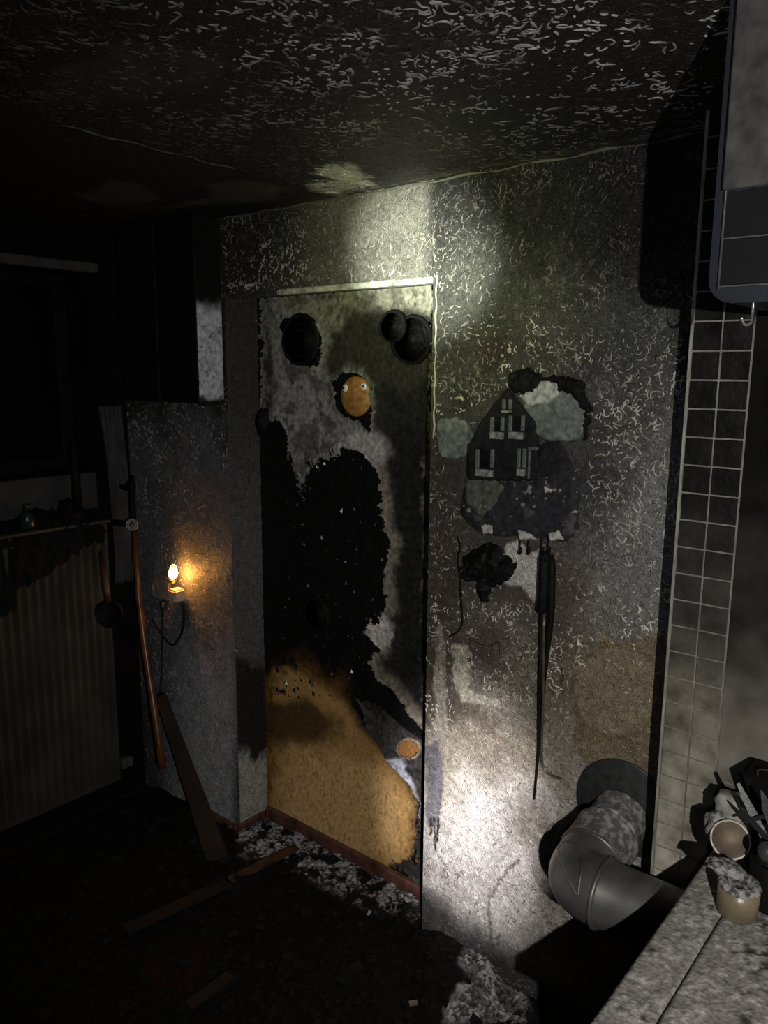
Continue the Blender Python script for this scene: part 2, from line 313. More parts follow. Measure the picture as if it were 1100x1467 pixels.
tube('corner_bead', [(NX1+.012+.002*sin(i*1.7), D-.001, NZ+.01-i*.018) for i in range(26)], [.0018+.0016*random.random() for i in range(26)], mat('bead_plaster', (.30, .29, .2), rough=.5), wb, sides=6)
# ------------------------------------------------------------------ door panel in the recess
dr = empty('door_1', (-1.78, DN, .0), kind='structure')
def board_fun(X, Z):
    px, py = proj(X, np.full_like(X, DN), Z); n1 = fbm(X, Z, 7, 41); n2 = fbm(X, Z, 30, 42); n3 = fbm(X*3, Z, 60, 43, 3)
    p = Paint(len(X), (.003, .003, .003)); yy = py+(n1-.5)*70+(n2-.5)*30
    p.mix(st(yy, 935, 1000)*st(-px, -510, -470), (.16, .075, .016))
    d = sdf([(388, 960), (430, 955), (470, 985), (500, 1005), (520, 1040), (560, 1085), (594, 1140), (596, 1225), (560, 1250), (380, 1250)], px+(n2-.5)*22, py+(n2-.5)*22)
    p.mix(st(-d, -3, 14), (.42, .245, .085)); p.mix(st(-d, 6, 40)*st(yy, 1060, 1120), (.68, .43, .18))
    d2 = ell(px+(n2-.5)*40, py+(n1-.5)*40, 420, 1040, 60, 34); p.mix(.88*st(-d2, -14, 10), (.05, .026, .01))
    p.mix(.6*st(n3, .62, .7)*(py > 1050), (.24, .12, .04))
    p.mix(st(-ell(px, py, 585, 1073, 16, 14), -1, 2), (.30, .14, .045))
    h = (n2-.5)*.006+(n3-.5)*.0015; h = np.where(d < 0, h*.3, h-.004)
    return DN-h, p.c, None
M_BOARD = mat('fibre_board', attr=True, rough=.6, n_scale=90, n_amt=.25, bump=.5, b_scale=200, b_dist=.0015, spec=.3)
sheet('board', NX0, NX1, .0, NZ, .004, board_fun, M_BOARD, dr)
HOLES = [([(405, 470), (410, 455), (432, 448), (452, 462), (460, 490), (458, 510), (448, 526), (432, 524), (412, 505)]), ([(484, 548), (495, 536), (512, 534), (526, 545), (531, 575), (528, 600), (530, 618), (520, 604), (497, 598), (486, 585)])]
VEN = [(376, 424), (622, 402), (622, 1052), (609, 1048), (582, 1016), (560, 985), (540, 975), (530, 950), (535, 935), (545, 930), (522, 905), (530, 895), (541, 888), (556, 872), (553, 850), (550, 812), (556, 800), (562, 775), (548, 758), (550, 740), (545, 700), (540, 672), (524, 652), (505, 645), (480, 652), (448, 665), (440, 700), (437, 722), (430, 690), (418, 655), (412, 625), (400, 600), (376, 615)]
LOW = [(510, 1000), (545, 1012), (580, 1042), (622, 1070), (622, 1290), (603, 1270), (560, 1232), (596, 1236), (602, 1150), (590, 1130), (558, 1095), (545, 1075), (525, 1045)]
def veneer_fun(X, Z):
    px, py = proj(X, np.full_like(X, DN-.012), Z); n1 = fbm(X, Z, 8, 51); n2 = fbm(X, Z, 35, 52); n3 = fbm(X, Z, 110, 53, 3)
    wx = px+(n2-.5)*16+(n3-.5)*9; wy = py+(n2-.5)*16+(n3-.5)*9
    d = sdf(VEN, wx, wy)
    for Hh in HOLES: d = np.maximum(d, -sdf(Hh, wx, wy))
    d = np.maximum(d, -ell(px, py, 585, 1073, 13, 12)) if False else d
    p = Paint(len(X), (.028, .028, .023))
    # mottled grey-white top left, olive soot in the middle, black right side
    g = sdf([(384, 424), (470, 430), (455, 470), (465, 530), (480, 540), (500, 530), (525, 535), (540, 600), (545, 700), (380, 740)], px+(n1-.5)*46, py+(n1-.5)*60)
    p.mix(.95*st(-g, -8, 14), (.23, .23, .21)); p.mix(.7*st(-g, 0, 20)*st(n1+(n2-.5)*.9, .48, .62), (.05, .05, .04))
    p.mix(.9*st(-ell(wx, wy, 520, 645, 34, 26), -12, 8), (.38, .37, .34)); p.mix(.8*st(-ell(wx, wy, 402, 470, 14, 50), -8, 4), (.2, .2, .17)); p.mix(.7*st(-ell(wx, wy, 462, 480, 8, 36), -6, 4), (.2, .2, .16))
    g = sdf([(400, 430), (622, 408), (622, 450), (560, 445), (500, 440), (480, 470), (440, 450)], px+(n1-.5)*20, py+(n1-.5)*30); p.mix(.9*st(-g, -8, 6), (.17, .17, .13))
    p.mix(.6*st(-g, -8, 6)*st(n2, .52, .62), (.03, .03, .02))
    g = sdf([(548, 560), (622, 540), (622, 1060), (566, 960), (560, 640)], px+(n1-.5)*40, py+(n1-.5)*40); p.mix(.9*st(-g, -14, 14), (.014, .014, .014))
    # bare pale core along the torn edge
    e = st(d, -15-10*n2, -6)*st(py, 640, 680)*st(px, 500, 530); p.mix(.9*e, (.19, .165, .13)); p.mix(.85*st(-ell(wx, wy, 545, 905, 16, 20), -6, 3), (.52, .49, .45))
    e2 = st(d, -8, -3)*(1-st(py, 640, 670)); p.mix(.55*e2, (.2, .2, .16)); p.mul(.7+.6*n3)
    h = .010+.014*np.exp(d/8.0)*(.3+n2)+(n2-.5)*.004
    return DN-h, p.c, (d < 0)
sheet('veneer', NX0+.002, NX1-.001, .0, NZ-.004, .0032, veneer_fun, M_CHAR, dr, label='torn sooty veneer with pale ragged edge')
def low_fun(X, Z):
    px, py = proj(X, np.full_like(X, DN-.01), Z); n1 = fbm(X, Z, 12, 56); n2 = fbm(X, Z, 40, 57); n3 = fbm(X, Z, 120, 58, 3)
    d = sdf(LOW, px+(n2-.5)*18+(n3-.5)*8, py+(n2-.5)*18+(n3-.5)*8); d = np.maximum(d, -ell(px+(n2-.5)*8, py+(n3-.5)*6, 585, 1073, 13, 11))
    p = Paint(len(X), (.05, .047, .045)); p.mix(.8*st(n1+(n2-.5)*.6, .5, .6), (.02, .018, .017)); p.mix(.9*st(-sdf([(550, 1090), (575, 1088), (600, 1150), (600, 1170)], px+(n2-.5)*10, py), -5, 3), (.42, .44, .5)); p.mix(.6*st(-np.abs(ell(px, py, 585, 1073, 16, 14)), -3, 0), (.45, .36, .25))
    p.mul(.6+.8*n3); return DN-.006-.006*np.exp(d/6)-(n2-.5)*.004, p.c, d < 0
sheet('veneer', NX0+.4, NX1-.001, .0, .75, .0032, low_fun, M_CHAR, dr, label='blistered grey veneer remnant at the door foot')
# flakes of char standing on the burnt field
fm = []; ff = []
for k in range(260):
    x, y = random.uniform(395, 545), random.uniform(640, 1000); q = at(x, y, 'Y', DN-.004); s = random.uniform(.003, .010); b = len(fm)
    for a in range(4): fm.append((q[0]+cos(a*1.57+k)*s*random.uniform(.5, 1), q[1]-random.uniform(0, .008), q[2]+sin(a*1.57+k)*s*1.6*random.uniform(.5, 1)))
    fm.append((q[0], q[1]-.01, q[2])); ff += [(b, b+1, b+4), (b+1, b+2, b+4), (b+2, b+3, b+4), (b+3, b, b+4)]
o = obj('char_flakes', fm, ff, mat('char_gloss', (.006, .006, .006), rough=.3, bump=.3), dr); o['kind'] = 'stuff'
# ------------------------------------------------------------------ baseboards
M_SK = mat('redbrown_skirting', (.095, .040, .030), rough=.5, n_scale=25, n_amt=.6, bump=.3)
def sk(name, x0, x1, y0, y1, z1=.02):
    o = box(name, x0, x1, y0, y1, FL, z1, M_SK, None, bev=.004); o['kind'] = 'structure'; return o
sk('baseboard_door', NX0+.012, NX1-.004, DN-.018, DN+.004, .024); sk('baseboard_reveal', NX0-.003, NX0+.013, D-.012, DN-.016, .005); sk('baseboard_left', XL+.4, NX0-.004, D-.014, D+.002, -.005)
# ------------------------------------------------------------------ tiled wall right of the step
wt = empty('wall_tiled', (XS+.6, YT, FL), kind='structure')
M_GR = mat('grout', (.15, .145, .125), rough=.8, n_scale=30, n_amt=.4)
box('backing', XS+.004, 1.2, YT-.0018, D+.05, FL, CE, M_GR, wt, bev=0)
def soot_tile(name, lo, hi, sc=18, rough=.35):
    m = mat(name, lo, rough=rough, n_scale=sc, bump=.5, b_scale=70, b_dist=.004, spec=.2, n_amt=.6); nt = m.node_tree; N = nt.nodes; L = nt.links
    g = [n for n in N if n.type == 'NEW_GEOMETRY'][0]; s = N.new('ShaderNodeSeparateXYZ'); L.new(g.outputs['Position'], s.inputs[0])
    n = N.new('ShaderNodeTexNoise'); n.inputs['Scale'].default_value = 9; L.new(g.outputs['Position'], n.inputs['Vector'])
    a = N.new('ShaderNodeMath'); a.operation = 'MULTIPLY_ADD'; a.inputs[1].default_value = .35; L.new(n.outputs['Fac'], a.inputs[0]); L.new(s.outputs[2], a.inputs[2])
    r = N.new('ShaderNodeValToRGB'); mr = N.new('ShaderNodeMapRange'); mr.inputs[1].default_value = .6; mr.inputs[2].default_value = 2.2; L.new(a.outputs[0], mr.inputs[0]); L.new(mr.outputs[0], r.inputs[0])
    r.color_ramp.elements[0].position = .12; r.color_ramp.elements[0].color = (*hi, 1); r.color_ramp.elements[1].position = .68; r.color_ramp.elements[1].color = (*lo, 1)
    e = r.color_ramp.elements.new(.36); e.color = tuple(h*.36+l*.64 for h, l in zip(hi, lo))+(1,); e = r.color_ramp.elements.new(.50); e.color = tuple(h*.09+l*.91 for h, l in zip(hi, lo))+(1,)
    mx = [q for q in N if q.type == 'MIX'][0]; L.new(r.outputs[0], mx.inputs[6]); return m
M_TI = soot_tile('sooty_tile', (.008, .008, .0075), (.36, .335, .265)); M_SL = soot_tile('sooty_slab', (.006, .006, .0055), (.27, .25, .205), 8, .8); M_SL.node_tree.nodes['Principled BSDF'].inputs['Specular IOR Level'].default_value = .03
TS = .0587; z = 1.728+TS*.5*0; proto = None; k = 0
zt = at(1035, 545, 'Y', YT)[2]
pp = box_bm(-TS/2+.0016, TS/2-.0016, -.004, .004, -TS/2+.0016, TS/2-.0016, .0015)
bmesh.ops.recalc_face_normals(pp, faces=pp.faces); tm = bpy.data.meshes.new('tile'); pp.to_mesh(tm); pp.free(); tm.materials.append(M_TI)
for r_ in range(-31, 9):
    for c_ in range(2):
        zz = zt+TS*(r_+.5)
        if zz < FL or zz > CE-.02: continue
        o = bpy.data.objects.new('tile', tm); S.collection.objects.link(o); o.parent = wt
        o.location = Vector((XS+.005+TS*(c_+.5), YT+.001-random.random()*.0015, zz))-wt.location; o.rotation_euler = (random.uniform(-.01, .01), 0, random.uniform(-.012, .012))
x0 = XS+.005+2*TS+.002; zs = [FL, 0.877, CE]
for j in range(4):
    for i in range(len(zs)-1):
        xa = x0+j*.42; box('slab', xa, xa+.417, YT-.003, YT+.006, zs[i]+.0015, zs[i+1]-.0015, M_SL, wt, bev=.0015)
box('edge_trim', XS-.0005, XS+.0045, YT-.004, YT+.02, FL, CE, mat('trim_light', (.22, .21, .18), rough=.5, n_scale=20, n_amt=.5), wt, bev=.001)
box('step_side', XS, XS+.004, YT+.021, D+.02, FL, CE, M_BLK, wt, bev=0)
# ------------------------------------------------------------------ ceiling, floor, other walls
def ceil_col(X, Y):
    px, py = proj(X, Y, np.full_like(X, CE)); n1 = fbm(X, Y, 3, 71); n2 = fbm(X, Y, 14, 72); n3 = fbm(X, Y, 60, 73)
    p = Paint(len(X), (.011, .011, .010)); bare = X < -1.655+(n2-.5)*.02
    p.mix(.9*bare, (.006, .006, .006))
    d = sdf([(90, 105), (150, 80), (270, 62), (330, 88), (310, 118), (180, 140), (60, 150)], px+(n1-.5)*60, py+(n2-.5)*22); p.mix(.8*st(-d, -16, 10), (.045, .043, .038))
    d = sdf([(105, 278), (160, 262), (200, 265), (235, 285), (170, 296), (130, 290)], px+(n2-.5)*16, py+(n2-.5)*6); p.mix(.8*st(-d, -4, 3), (.06, .06, .055))
    d = sdf([(300, 262), (360, 260), (410, 270), (395, 285), (330, 292), (180, 300), (200, 296), (300, 285)], px+(n2-.5)*20, py+(n2-.5)*8); p.mix(.8*st(-d, -4, 3), (.06, .06, .05))
    d = sdf([(440, 268), (478, 256), (452, 246), (478, 236), (512, 234), (505, 244), (530, 250), (520, 262), (545, 268), (480, 277)], px+(n3-.5)*46, py+(n3-.5)*20+(n2-.5)*14); p.mix(.9*st(-d, -3, 3), (.5, .5, .44))  # pale peeled patch, brightened to carry the torch's light on the ceiling
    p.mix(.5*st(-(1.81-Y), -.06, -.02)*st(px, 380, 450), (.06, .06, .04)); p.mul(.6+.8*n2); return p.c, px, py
nx, ny = 330, 330; Xg, Yg = np.meshgrid(np.linspace(XL, 1.2, nx), np.linspace(-1.6, D, ny)); Xg = Xg.ravel(); Yg = Yg.ravel(); c, _, _ = ceil_col(Xg, Yg)
zc = CE+(fbm(Xg, Yg, 10, 74)-.5)*.008; i = np.arange(nx*ny).reshape(ny, nx); Qc = np.stack([i[:-1, :-1], i[1:, :-1], i[1:, 1:], i[:-1, 1:]], -1).reshape(-1, 4)
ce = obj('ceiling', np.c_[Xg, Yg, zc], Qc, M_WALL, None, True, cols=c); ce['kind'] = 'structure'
def toV_ceil(U, W, H):
    c, px, py = ceil_col(U, W); k = .8*st(fbm(U, W, 12, 79), .25, .6)[:, None]; far = st(py, 130, 230)[:, None]
    return np.c_[U, W, CE+(fbm(U, W, 10, 74)-.5)*.008-H], c*(1-k)+np.array([[.33, .33, .31]])*k*(.08+.92*(1-st(py, 60, 250)))[:, None]*(.25+.75*st(px, 40, 420)[:, None]*.8+.2*(px > 420)[:, None])  # side-lit ridge highlights and their fall-off painted into the ridge colour
def dens_c(U, W):
    px, py = proj(U, W, np.full_like(U, CE)); return np.where(U < -1.67, .12, 1)*(.35+.8*st(fbm(U, W, 6, 92), .35, .6))*np.where(W > 1.2, .6, 1)*(1-.7*((px > 60) & (px < 330) & (py > 80) & (py < 150)))
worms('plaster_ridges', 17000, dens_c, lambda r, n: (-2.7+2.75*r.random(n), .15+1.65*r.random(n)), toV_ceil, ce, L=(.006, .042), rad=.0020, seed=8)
rp = [(-1.655+.006*sin(j*.9), .93+j*.02, CE-.004) for j in range(24)]
tube('plaster_edge', rp, [.0006+.0034*random.random()**2 for _ in rp], mat('edge_plaster', (.06, .06, .05), rough=.6), ce, sides=6)
rp = [(-2.24+j*.04, D-.006, CE-.006+.003*sin(j*1.3)) for j in range(42)]
tube('corner_bead', rp, [.0008+.0045*random.random()**2 for _ in rp], mat('corner_plaster', (.07, .075, .05), rough=.6), ce, sides=6)
M_DK = mat('sooty_wall', (.01, .01, .01), rough=.8, bump=.4)
o = box('floor', XL-.1, 1.2, -1.6, D+.2, FL-.05, FL, mat('sooty_floor', (.006, .005, .005), rough=.8), None, bev=0); o['kind'] = 'structure'
o = box('wall_right', 1.2, 1.25, -1.6, D, FL, CE, M_DK, None, bev=0); o['kind'] = 'structure'
o = box('wall_front', XL, 1.2, -1.65, -1.6, FL, CE, M_DK, None, bev=0); o['kind'] = 'structure'
# left wall with the window opening
WY0, WY1, WZ0, WZ1 = .35, 1.66, 1.345, 2.10
wl = empty('wall_left', (XL, .4, FL), kind='structure'); M_LW = mat('left_wall_paint', (.004, .0042, .0045), rough=.9, spec=.1, n_scale=8, n_amt=.4, bump=.3)
for a, b, c_, d_ in ((-1.6, WY0, FL, CE), (WY1, D+.001, FL, CE), (WY0, WY1, FL, WZ0), (WY0, WY1, WZ1, CE)): box('plaster_face', XL-.25, XL, a, b, c_, d_, M_LW, wl, bev=0)
wn = empty('window_1', (XL-.2, 1.0, WZ0), kind='structure'); M_WF = mat('sooty_frame', (.006, .006, .006), rough=.6, spec=.15)
for a, b, c_, d_ in ((WY0, WY1, WZ0, WZ0+.05), (WY0, WY1, WZ1-.05, WZ1), (WY0, WY0+.05, WZ0+.05, WZ1-.05), (WY1-.05, WY1, WZ0+.05, WZ1-.05), (1.0, 1.05, WZ0+.05, WZ1-.05)): box('window_frame', XL-.2, XL-.15, a, b, c_, d_, M_WF, wn)
for a, b in ((WY0+.05, 1.0), (1.05, WY1-.05)): box('pane', XL-.18, XL-.175, a, b, WZ0+.05, WZ1-.05, mat('sooty_glass', (.002, .002, .003), spec=.2, rough=.3, bump=.1), wn, bev=0)
box('window_handle', XL-.15, XL-.13, 1.015, 1.035, 1.62, 1.72, mat('dull_chrome', (.3, .3, .3), rough=.3, metal=.8), wn)
o = box('trim_1', XL+.001, XL+.03, .4, 1.70, 2.10, 2.135, mat('lintel_paint', (.05, .05, .052), rough=.7), None); o['kind'] = 'structure'
o = box('trim_2', XL+.001, XL+.03, .4, 1.28, 2.18, 2.205, MATS['lintel_paint'], None); o['kind'] = 'structure'
box('sill_band', XL, XL+.012, .4, 1.652, 1.20, 1.343, mat('pale_band', (.022, .027, .028), rough=.7, n_scale=10, n_amt=.4), wl, bev=.002)
# ------------------------------------------------------------------ stove
XE, ZC, YF = -.417, .775, 1.0
sv = empty('kitchen_stove', (.1, 1.3, FL), 'low cooking stove covered with grey ash, flue pipe entering its side', 'stove')
def top_col(X, Y):
    n1 = fbm(X, Y, 9, 101); n2 = fbm(X, Y, 30, 102); n3 = fbm(X, Y, 120, 103); p = Paint(len(X), (.22, .21, .19))
    p.mix(.9*st(n1+(n2-.5)*1.2, .46, .60), (.035, .03, .022)); p.mix(.7*st(n3+(n2-.5), .55, .68), (.36, .35, .33)); p.mul(.6+.8*n3); return p.c, n2, n3
M_ASH = mat('ash_dust', attr=True, rough=.85, n_scale=120, n_amt=.4, bump=.7, b_scale=140, b_dist=.004, spec=.2)
def plate(name, x0, x1, y0, y1, zt, th, label=None):
    s = .006; nx = int((x1-x0)/s)+2; ny = int((y1-y0)/s)+2; X, Y = np.meshgrid(np.linspace(x0, x1, nx), np.linspace(y0, y1, ny)); X = X.ravel(); Y = Y.ravel(); c, a, b = top_col(X, Y)
    e = np.minimum.reduce([X-x0, x1-X, Y-y0, y1-Y]); Z = zt+((a-.5)*.006+(b-.5)*.004)*st(e, 0, .01)-.002*(e < .001); i = np.arange(nx*ny).reshape(ny, nx)
    Q = np.stack([i[:-1, :-1], i[:-1, 1:], i[1:, 1:], i[1:, :-1]], -1).reshape(-1, 4).tolist(); V = np.c_[X, Y, Z].tolist(); n = len(V)
    ring = list(i[0, :])+list(i[1:, -1])+list(i[-1, -2::-1])+list(i[-2:0:-1, 0]); cc = c.tolist()
    for q in ring: V.append([V[q][0], V[q][1], zt-th]); cc.append([.03, .03, .03])
    for j in range(len(ring)): j2 = (j+1) % len(ring); Q.append([int(ring[j]), n+j, n+j2, int(ring[j2])])
    Q.append([n+j for j in range(len(ring))][::-1])
    return obj(name, V, Q, M_ASH, sv, True, cols=np.array(cc), label=label)
SX = at(985, 1390, 'Z', ZC)[0]
plate('top_frame', XE, SX-.0015, YF, YT-.005, ZC, .03); plate('cook_plate', SX+.0015, 1.0, YF, YT-.005, ZC, .03)
M_EN = mat('stove_enamel', (.02, .02, .022), rough=.5); box('body', XE+.02, .98, YF+.03, YT-.01, .05, ZC-.031, M_EN, sv, bev=.006)
box('plinth', XE+.05, .95, YF+.07, YT-.03, FL, .05, M_BLK, sv, bev=0); box('oven_door', -.3, .2, YF+.015, YF+.03, .2, .6, M_EN, sv, bev=.005); tube('towel_rail', [(-.35, YF-.03, .68), (.9, YF-.03, .68)], .008, MATS['dull_chrome'], sv)
# ------------------------------------------------------------------ flue pipe
fp = empty('flue_pipe', (-.69, 1.6, .5), 'thick dusty metal flue pipe elbow leaving the wall for the stove', 'pipe')
M_PM = mat('dull_flue_metal', (.13, .125, .12), rough=.42, metal=.55, n_scale=14, n_amt=.4, bump=.15)
M_PD = mat('dusty_flue_metal', (.10, .10, .10), rough=.7, metal=.2, n_scale=55, col2=(.30, .295, .29), bump=.5)
M_RO = mat('dark_rosette', (.035, .037, .037), rough=.5, metal=.3, n_scale=50, n_amt=.4)
PR = .074
A = Vector((-.700, D, .640)); B = Vector((-.703, 1.655, .605)); dAB = (B-A).normalized()
lathe('rosette', [(.07, .0), (.127, .0), (.127, .003), (.122, .005), (.09, .007), (.072, .012)], frame((-.70, D-.003, .657), (0, -1, 0)), M_RO, fp, 48)
def seg_pipe(name, P, Q, r, m, **k):
    d = (Q-P); L = d.length; lathe(name, [(r-.004, 0), (r, .001), (r+.002, .004), (r, .008), (r, L-.008), (r+.002, L-.004), (r, L)], frame(P, d), m, fp, 40, **k)
seg_pipe('wall_sleeve', A+dAB*.005, A+dAB*.078, PR-.004, M_PD)
seg_pipe('dusty_collar', A+dAB*.09, A+dAB*.178, PR+.005, M_PD)
# elbow : quarter bend from the wall direction to the stove direction
P0 = A+dAB*.165; P3 = Vector((-.63, 1.545, .592)); E = []
c1 = P0+dAB*.075; c2 = P3-Vector((1, 0, 0))*.075
for j in range(15):
    t = j/14; E.append(P0*(1-t)**3+c1*3*t*(1-t)**2+c2*3*t*t*(1-t)+P3*t**3)
tube('elbow', E, PR+.002, M_PM, fp, sides=44, cap=False)
lathe('elbow_rim', [(PR+.001, -.006), (PR+.007, -.003), (PR+.007, .003), (PR+.001, .006)], frame(P3, (1, 0, 0)), M_PM, fp, 44)
from mathutils.bvhtree import BVHTree
bpy.context.view_layer.update(); ev = bpy.data.objects['elbow']; bv = BVHTree.FromPolygons([ev.matrix_world @ v.co for v in ev.data.vertices], [p_.vertices[:] for p_ in ev.data.polygons])
pt = []
for x, y in ((799, 1216), (804, 1208), (814, 1205), (825, 1211), (832, 1226), (833, 1245), (830, 1265), (827, 1282), (818, 1268), (808, 1247), (801, 1230)):
    h_ = bv.ray_cast(Vector(CAM), Vector(ray(x, y)).normalized())
    if h_[0]: pt.append(h_[0])
tube('pressed_bead', spline(pt+[pt[0]], 5), .0034, M_PM, fp, sides=8)
lathe('elbow_ring', [(PR+.002, -.005), (PR+.007, -.002), (PR+.007, .002), (PR+.002, .005)], frame(P0+dAB*.012, dAB), M_PM, fp, 44)
seg_pipe('stove_pipe', P3-Vector((.002, 0, 0)), Vector((XE+.022, 1.545, .592)), PR, M_PM)
# ------------------------------------------------------------------ hood upper right
HX, HY = -.391, 1.20
hd = empty('extractor_hood', (-.1, 1.5, 1.84), 'dusty wall-hung hood with dark glossy lower panel, upper right', 'hood')
M_HF = mat('hood_frame', (.012, .013, .019), rough=.35, n_scale=10, n_amt=.2, bump=.1); M_HD = mat('hood_dust', (.030, .029, .027), rough=.85, n_scale=35, n_amt=.6, bump=.7, b_scale=80)
bm = bmesh.new(); prof = []; R = .035
for a in range(9): t = pi+a/8*pi/2; prof.append((HX+R+R*cos(t), 1.842+R+R*sin(t)))
prof += [(.5, 1.842), (.5, CE-.002), (HX, CE-.002)]; nb = len(prof)
V = [(x, HY, z) for x, z in prof]+[(x, YT-.005, z) for x, z in prof]; Fs = [tuple(range(nb))[::-1], tuple(range(nb, 2*nb))]+[(i, (i+1) % nb, nb+(i+1) % nb, nb+i) for i in range(nb)]
obj('casing', V, Fs, M_HF, hd)
box('dusty_front', HX+.012, .49, HY-.012, HY-.001, 1.994, CE-.004, M_HD, hd, bev=.002); M_HP = mat('hood_panel', (.006, .006, .007), rough=.3, n_scale=6, n_amt=.2, bump=.05)
for a, b in ((1.930, 1.992), (1.866, 1.9285)): box('lower_panel', HX+.0175, .49, HY-.006, HY-.001, a, b, M_HP, hd, bev=.001)
M_HL = mat('hood_line', (.04, .038, .034), rough=.5)
for zq in (1.9292, 1.8645): box('seam_strip', HX+.016, .49, HY-.0075, HY-.001, zq-.001, zq+.001, M_HL, hd, bev=0)
tube('side_bead', [(HX+.0155, HY-.004, 1.86), (HX+.0155, HY-.004, 2.24)], .0018, M_HL, hd, sides=6)
for j in range(2):
    hx = HX+.055+j*.09; tube('hook', spline([(hx, HY+.03, 1.845), (hx, HY+.03, 1.828), (hx+.002, HY+.02, 1.815), (hx-.004, HY+.012, 1.812), (hx-.008, HY+.006, 1.822)], 5), .0022, MATS['dull_chrome'], hd, sides=8)
# ------------------------------------------------------------------ things on the stove
def on(x, y, z=ZC): return at(x, y, 'Z', z)
I4 = Matrix.Translation
q = on(1055, 1309); M_CUP = mat('old_stoneware', (.17, .14, .085), rough=.35, n_scale=20, n_amt=.35, bump=.2); M_CR = mat('crusted_ash', (.28, .27, .26), rough=.9, n_scale=90, col2=(.05, .05, .05), bump=1, b_scale=110, b_dist=.006)
cu = empty('mug', (q[0], q[1], ZC), 'brown stoneware beaker topped with grey ash crust, nearest on the stove', 'cup')
lathe('wall', [(.0, .001), (.031, .001), (.034, .004), (.0355, .03), (.036, .058)], I4((q[0], q[1], ZC)), M_CUP, cu, 36)
lathe('ash_crust', [(.0345, .052), (.0368, .058), (.0345, .065), (.027, .068), (.018, .061), (.009, .064), (0, .063)], I4((q[0], q[1], ZC)), M_CR, cu, 36, wob=.05, seed=3)
# tipped bowl facing the camera
cq = at(1046, 1203, 'Y', 1.50); bz = Vector(CAM)-Vector(cq); bz.z *= .8; bz.normalize(); Mb = frame(cq, bz)
bo = empty('bowl', (cq[0], cq[1], ZC), 'pale-rimmed round bowl tipped towards the viewer', 'bowl'); M_BI = mat('bowl_brown', (.16, .125, .085), rough=.6, n_scale=25, n_amt=.3); M_BW = mat('bowl_white', (.42, .40, .35), rough=.5, n_scale=40, n_amt=.4)
lathe('shell', [(.016, -.030), (.026, -.026), (.034, -.010), (.037, .0), (.035, .003), (.033, .0)], Mb, M_BW, bo, 40, wob=.03)
lathe('inside', [(.0333, .0005), (.030, -.005), (.016, -.009), (0, -.010)], Mb, M_BI, bo, 40)
def crumple(name, pxy, Y, r, m, label, cat, sq=(1, .8, .8), seed=0, parent=None, wob=.35):
    c = at(*pxy, 'Y', Y); b = bmesh.new(); bmesh.ops.create_icosphere(b, subdivisions=3, radius=1); r_ = random.Random(seed); off = Vector((r_.random()*9,)*3)
    from mathutils import noise
    for v in b.verts:
        n = noise.noise(v.co*1.8+off)*wob+noise.noise(v.co*4+off)*wob*.5; v.co = Vector((v.co.x*sq[0], v.co.y*sq[1], v.co.z*sq[2]))*r*(1+n)+Vector(c)
    zmin = min(v.co.z for v in b.verts); return tag(from_bm(name, b, m, parent, True), label, cat)
crumple('ash_lump', (1027, 1184), 1.53, .024, M_CR, 'small crusted grey lump left of the tipped bowl', 'debris', (1, .9, 1.3), 4)
g = crumple('glass_dish', (1056, 1160), 1.56, .040, mat('sooty_glassware', (.28, .27, .24), rough=.25, n_scale=30, n_amt=.6, bump=.4), 'smeared broken glass dish behind the tipped bowl', 'dish', (1.1, .7, .85), 9, wob=.25)
crumple('ash_heap', (1040, 1243), 1.40, .026, M_CR, 'heap of pale ash in front of the tipped bowl', 'debris', (1.3, 1, .35), 14)
# knife block shaped holder and dark utensils
uh = empty('utensil_pot', tuple(at(1105, 1235, 'Z', ZC)), 'black pot of scorched cooking utensils at the right frame edge', 'pot')
uc = at(1115, 1203, 'Y', 1.47); lathe('pot', [(.0, .001), (.038, .001), (.042, .01), (.044, .09), (.041, .092), (.038, .088), (.036, .02), (0, .018)], I4((uc[0], uc[1], ZC)), M_BLK, uh, 32)
def blade(name, p1, p2, Y1, Y2, w1, w2, m, label=None):
    a = Vector(at(*p1, 'Y', Y1)); b = Vector(at(*p2, 'Y', Y2)); d = (b-a).normalized(); v = Vector(CAM)-a; s = d.cross(v).normalized(); n = s.cross(d)*.0025; V = []
    for p, w_ in ((a, w1), (a.lerp(b, .45), max(w1, w2)), (b, w2)): V += [p-s*w_-n, p+s*w_-n, p+s*w_+n, p-s*w_+n]
    Fs = [(0, 1, 2, 3)[::-1], (8, 9, 10, 11)]
    for r in (0, 4): Fs += [(r+i, r+(i+1) % 4, r+4+(i+1) % 4, r+4+i) for i in range(4)]
    return obj(name, V, Fs, m, uh, label=label)
M_ST = mat('burnt_steel', (.05, .055, .055), rough=.4, metal=.4)
blade('spatula', (1057, 1122), (1100, 1210), 1.46, 1.45, .003, .007, M_ST); blade('knife', (1058, 1155), (1102, 1205), 1.44, 1.44, .001, .005, M_BLK); blade('knife', (1090, 1132), (1112, 1190), 1.45, 1.45, .001, .010, M_ST); blade('ladle_handle', (1066, 1178), (1110, 1165), 1.43, 1.46, .002, .004, M_BLK)
so = at(1100, 1220, 'Y', 1.40); lathe('spoon_bowl', [(0, 0), (.012, .001), (.016, .005), (.017, .008)], frame(so, Vector(CAM)-Vector(so)), M_ST, uh, 24)
ca = at(1086, 1150, 'Y', 1.62); bb = box_bm(ca[0]-.035, ca[0]+.035, 1.60, 1.612, ZC+.001, ZC+.105, .003)
cb = from_bm('cutting_plate', bb, mat('grey_plate', (.09, .09, .085), rough=.4), None); tag(cb, 'grey rectangular plate leaning behind the dark utensils', 'plate')
kb = at(1110, 1118, 'Y', 1.58); kx = empty('roasting_tin', (kb[0], kb[1], ZC), 'black flared tin with a wire handle by the tiled wall', 'tin')
V = []
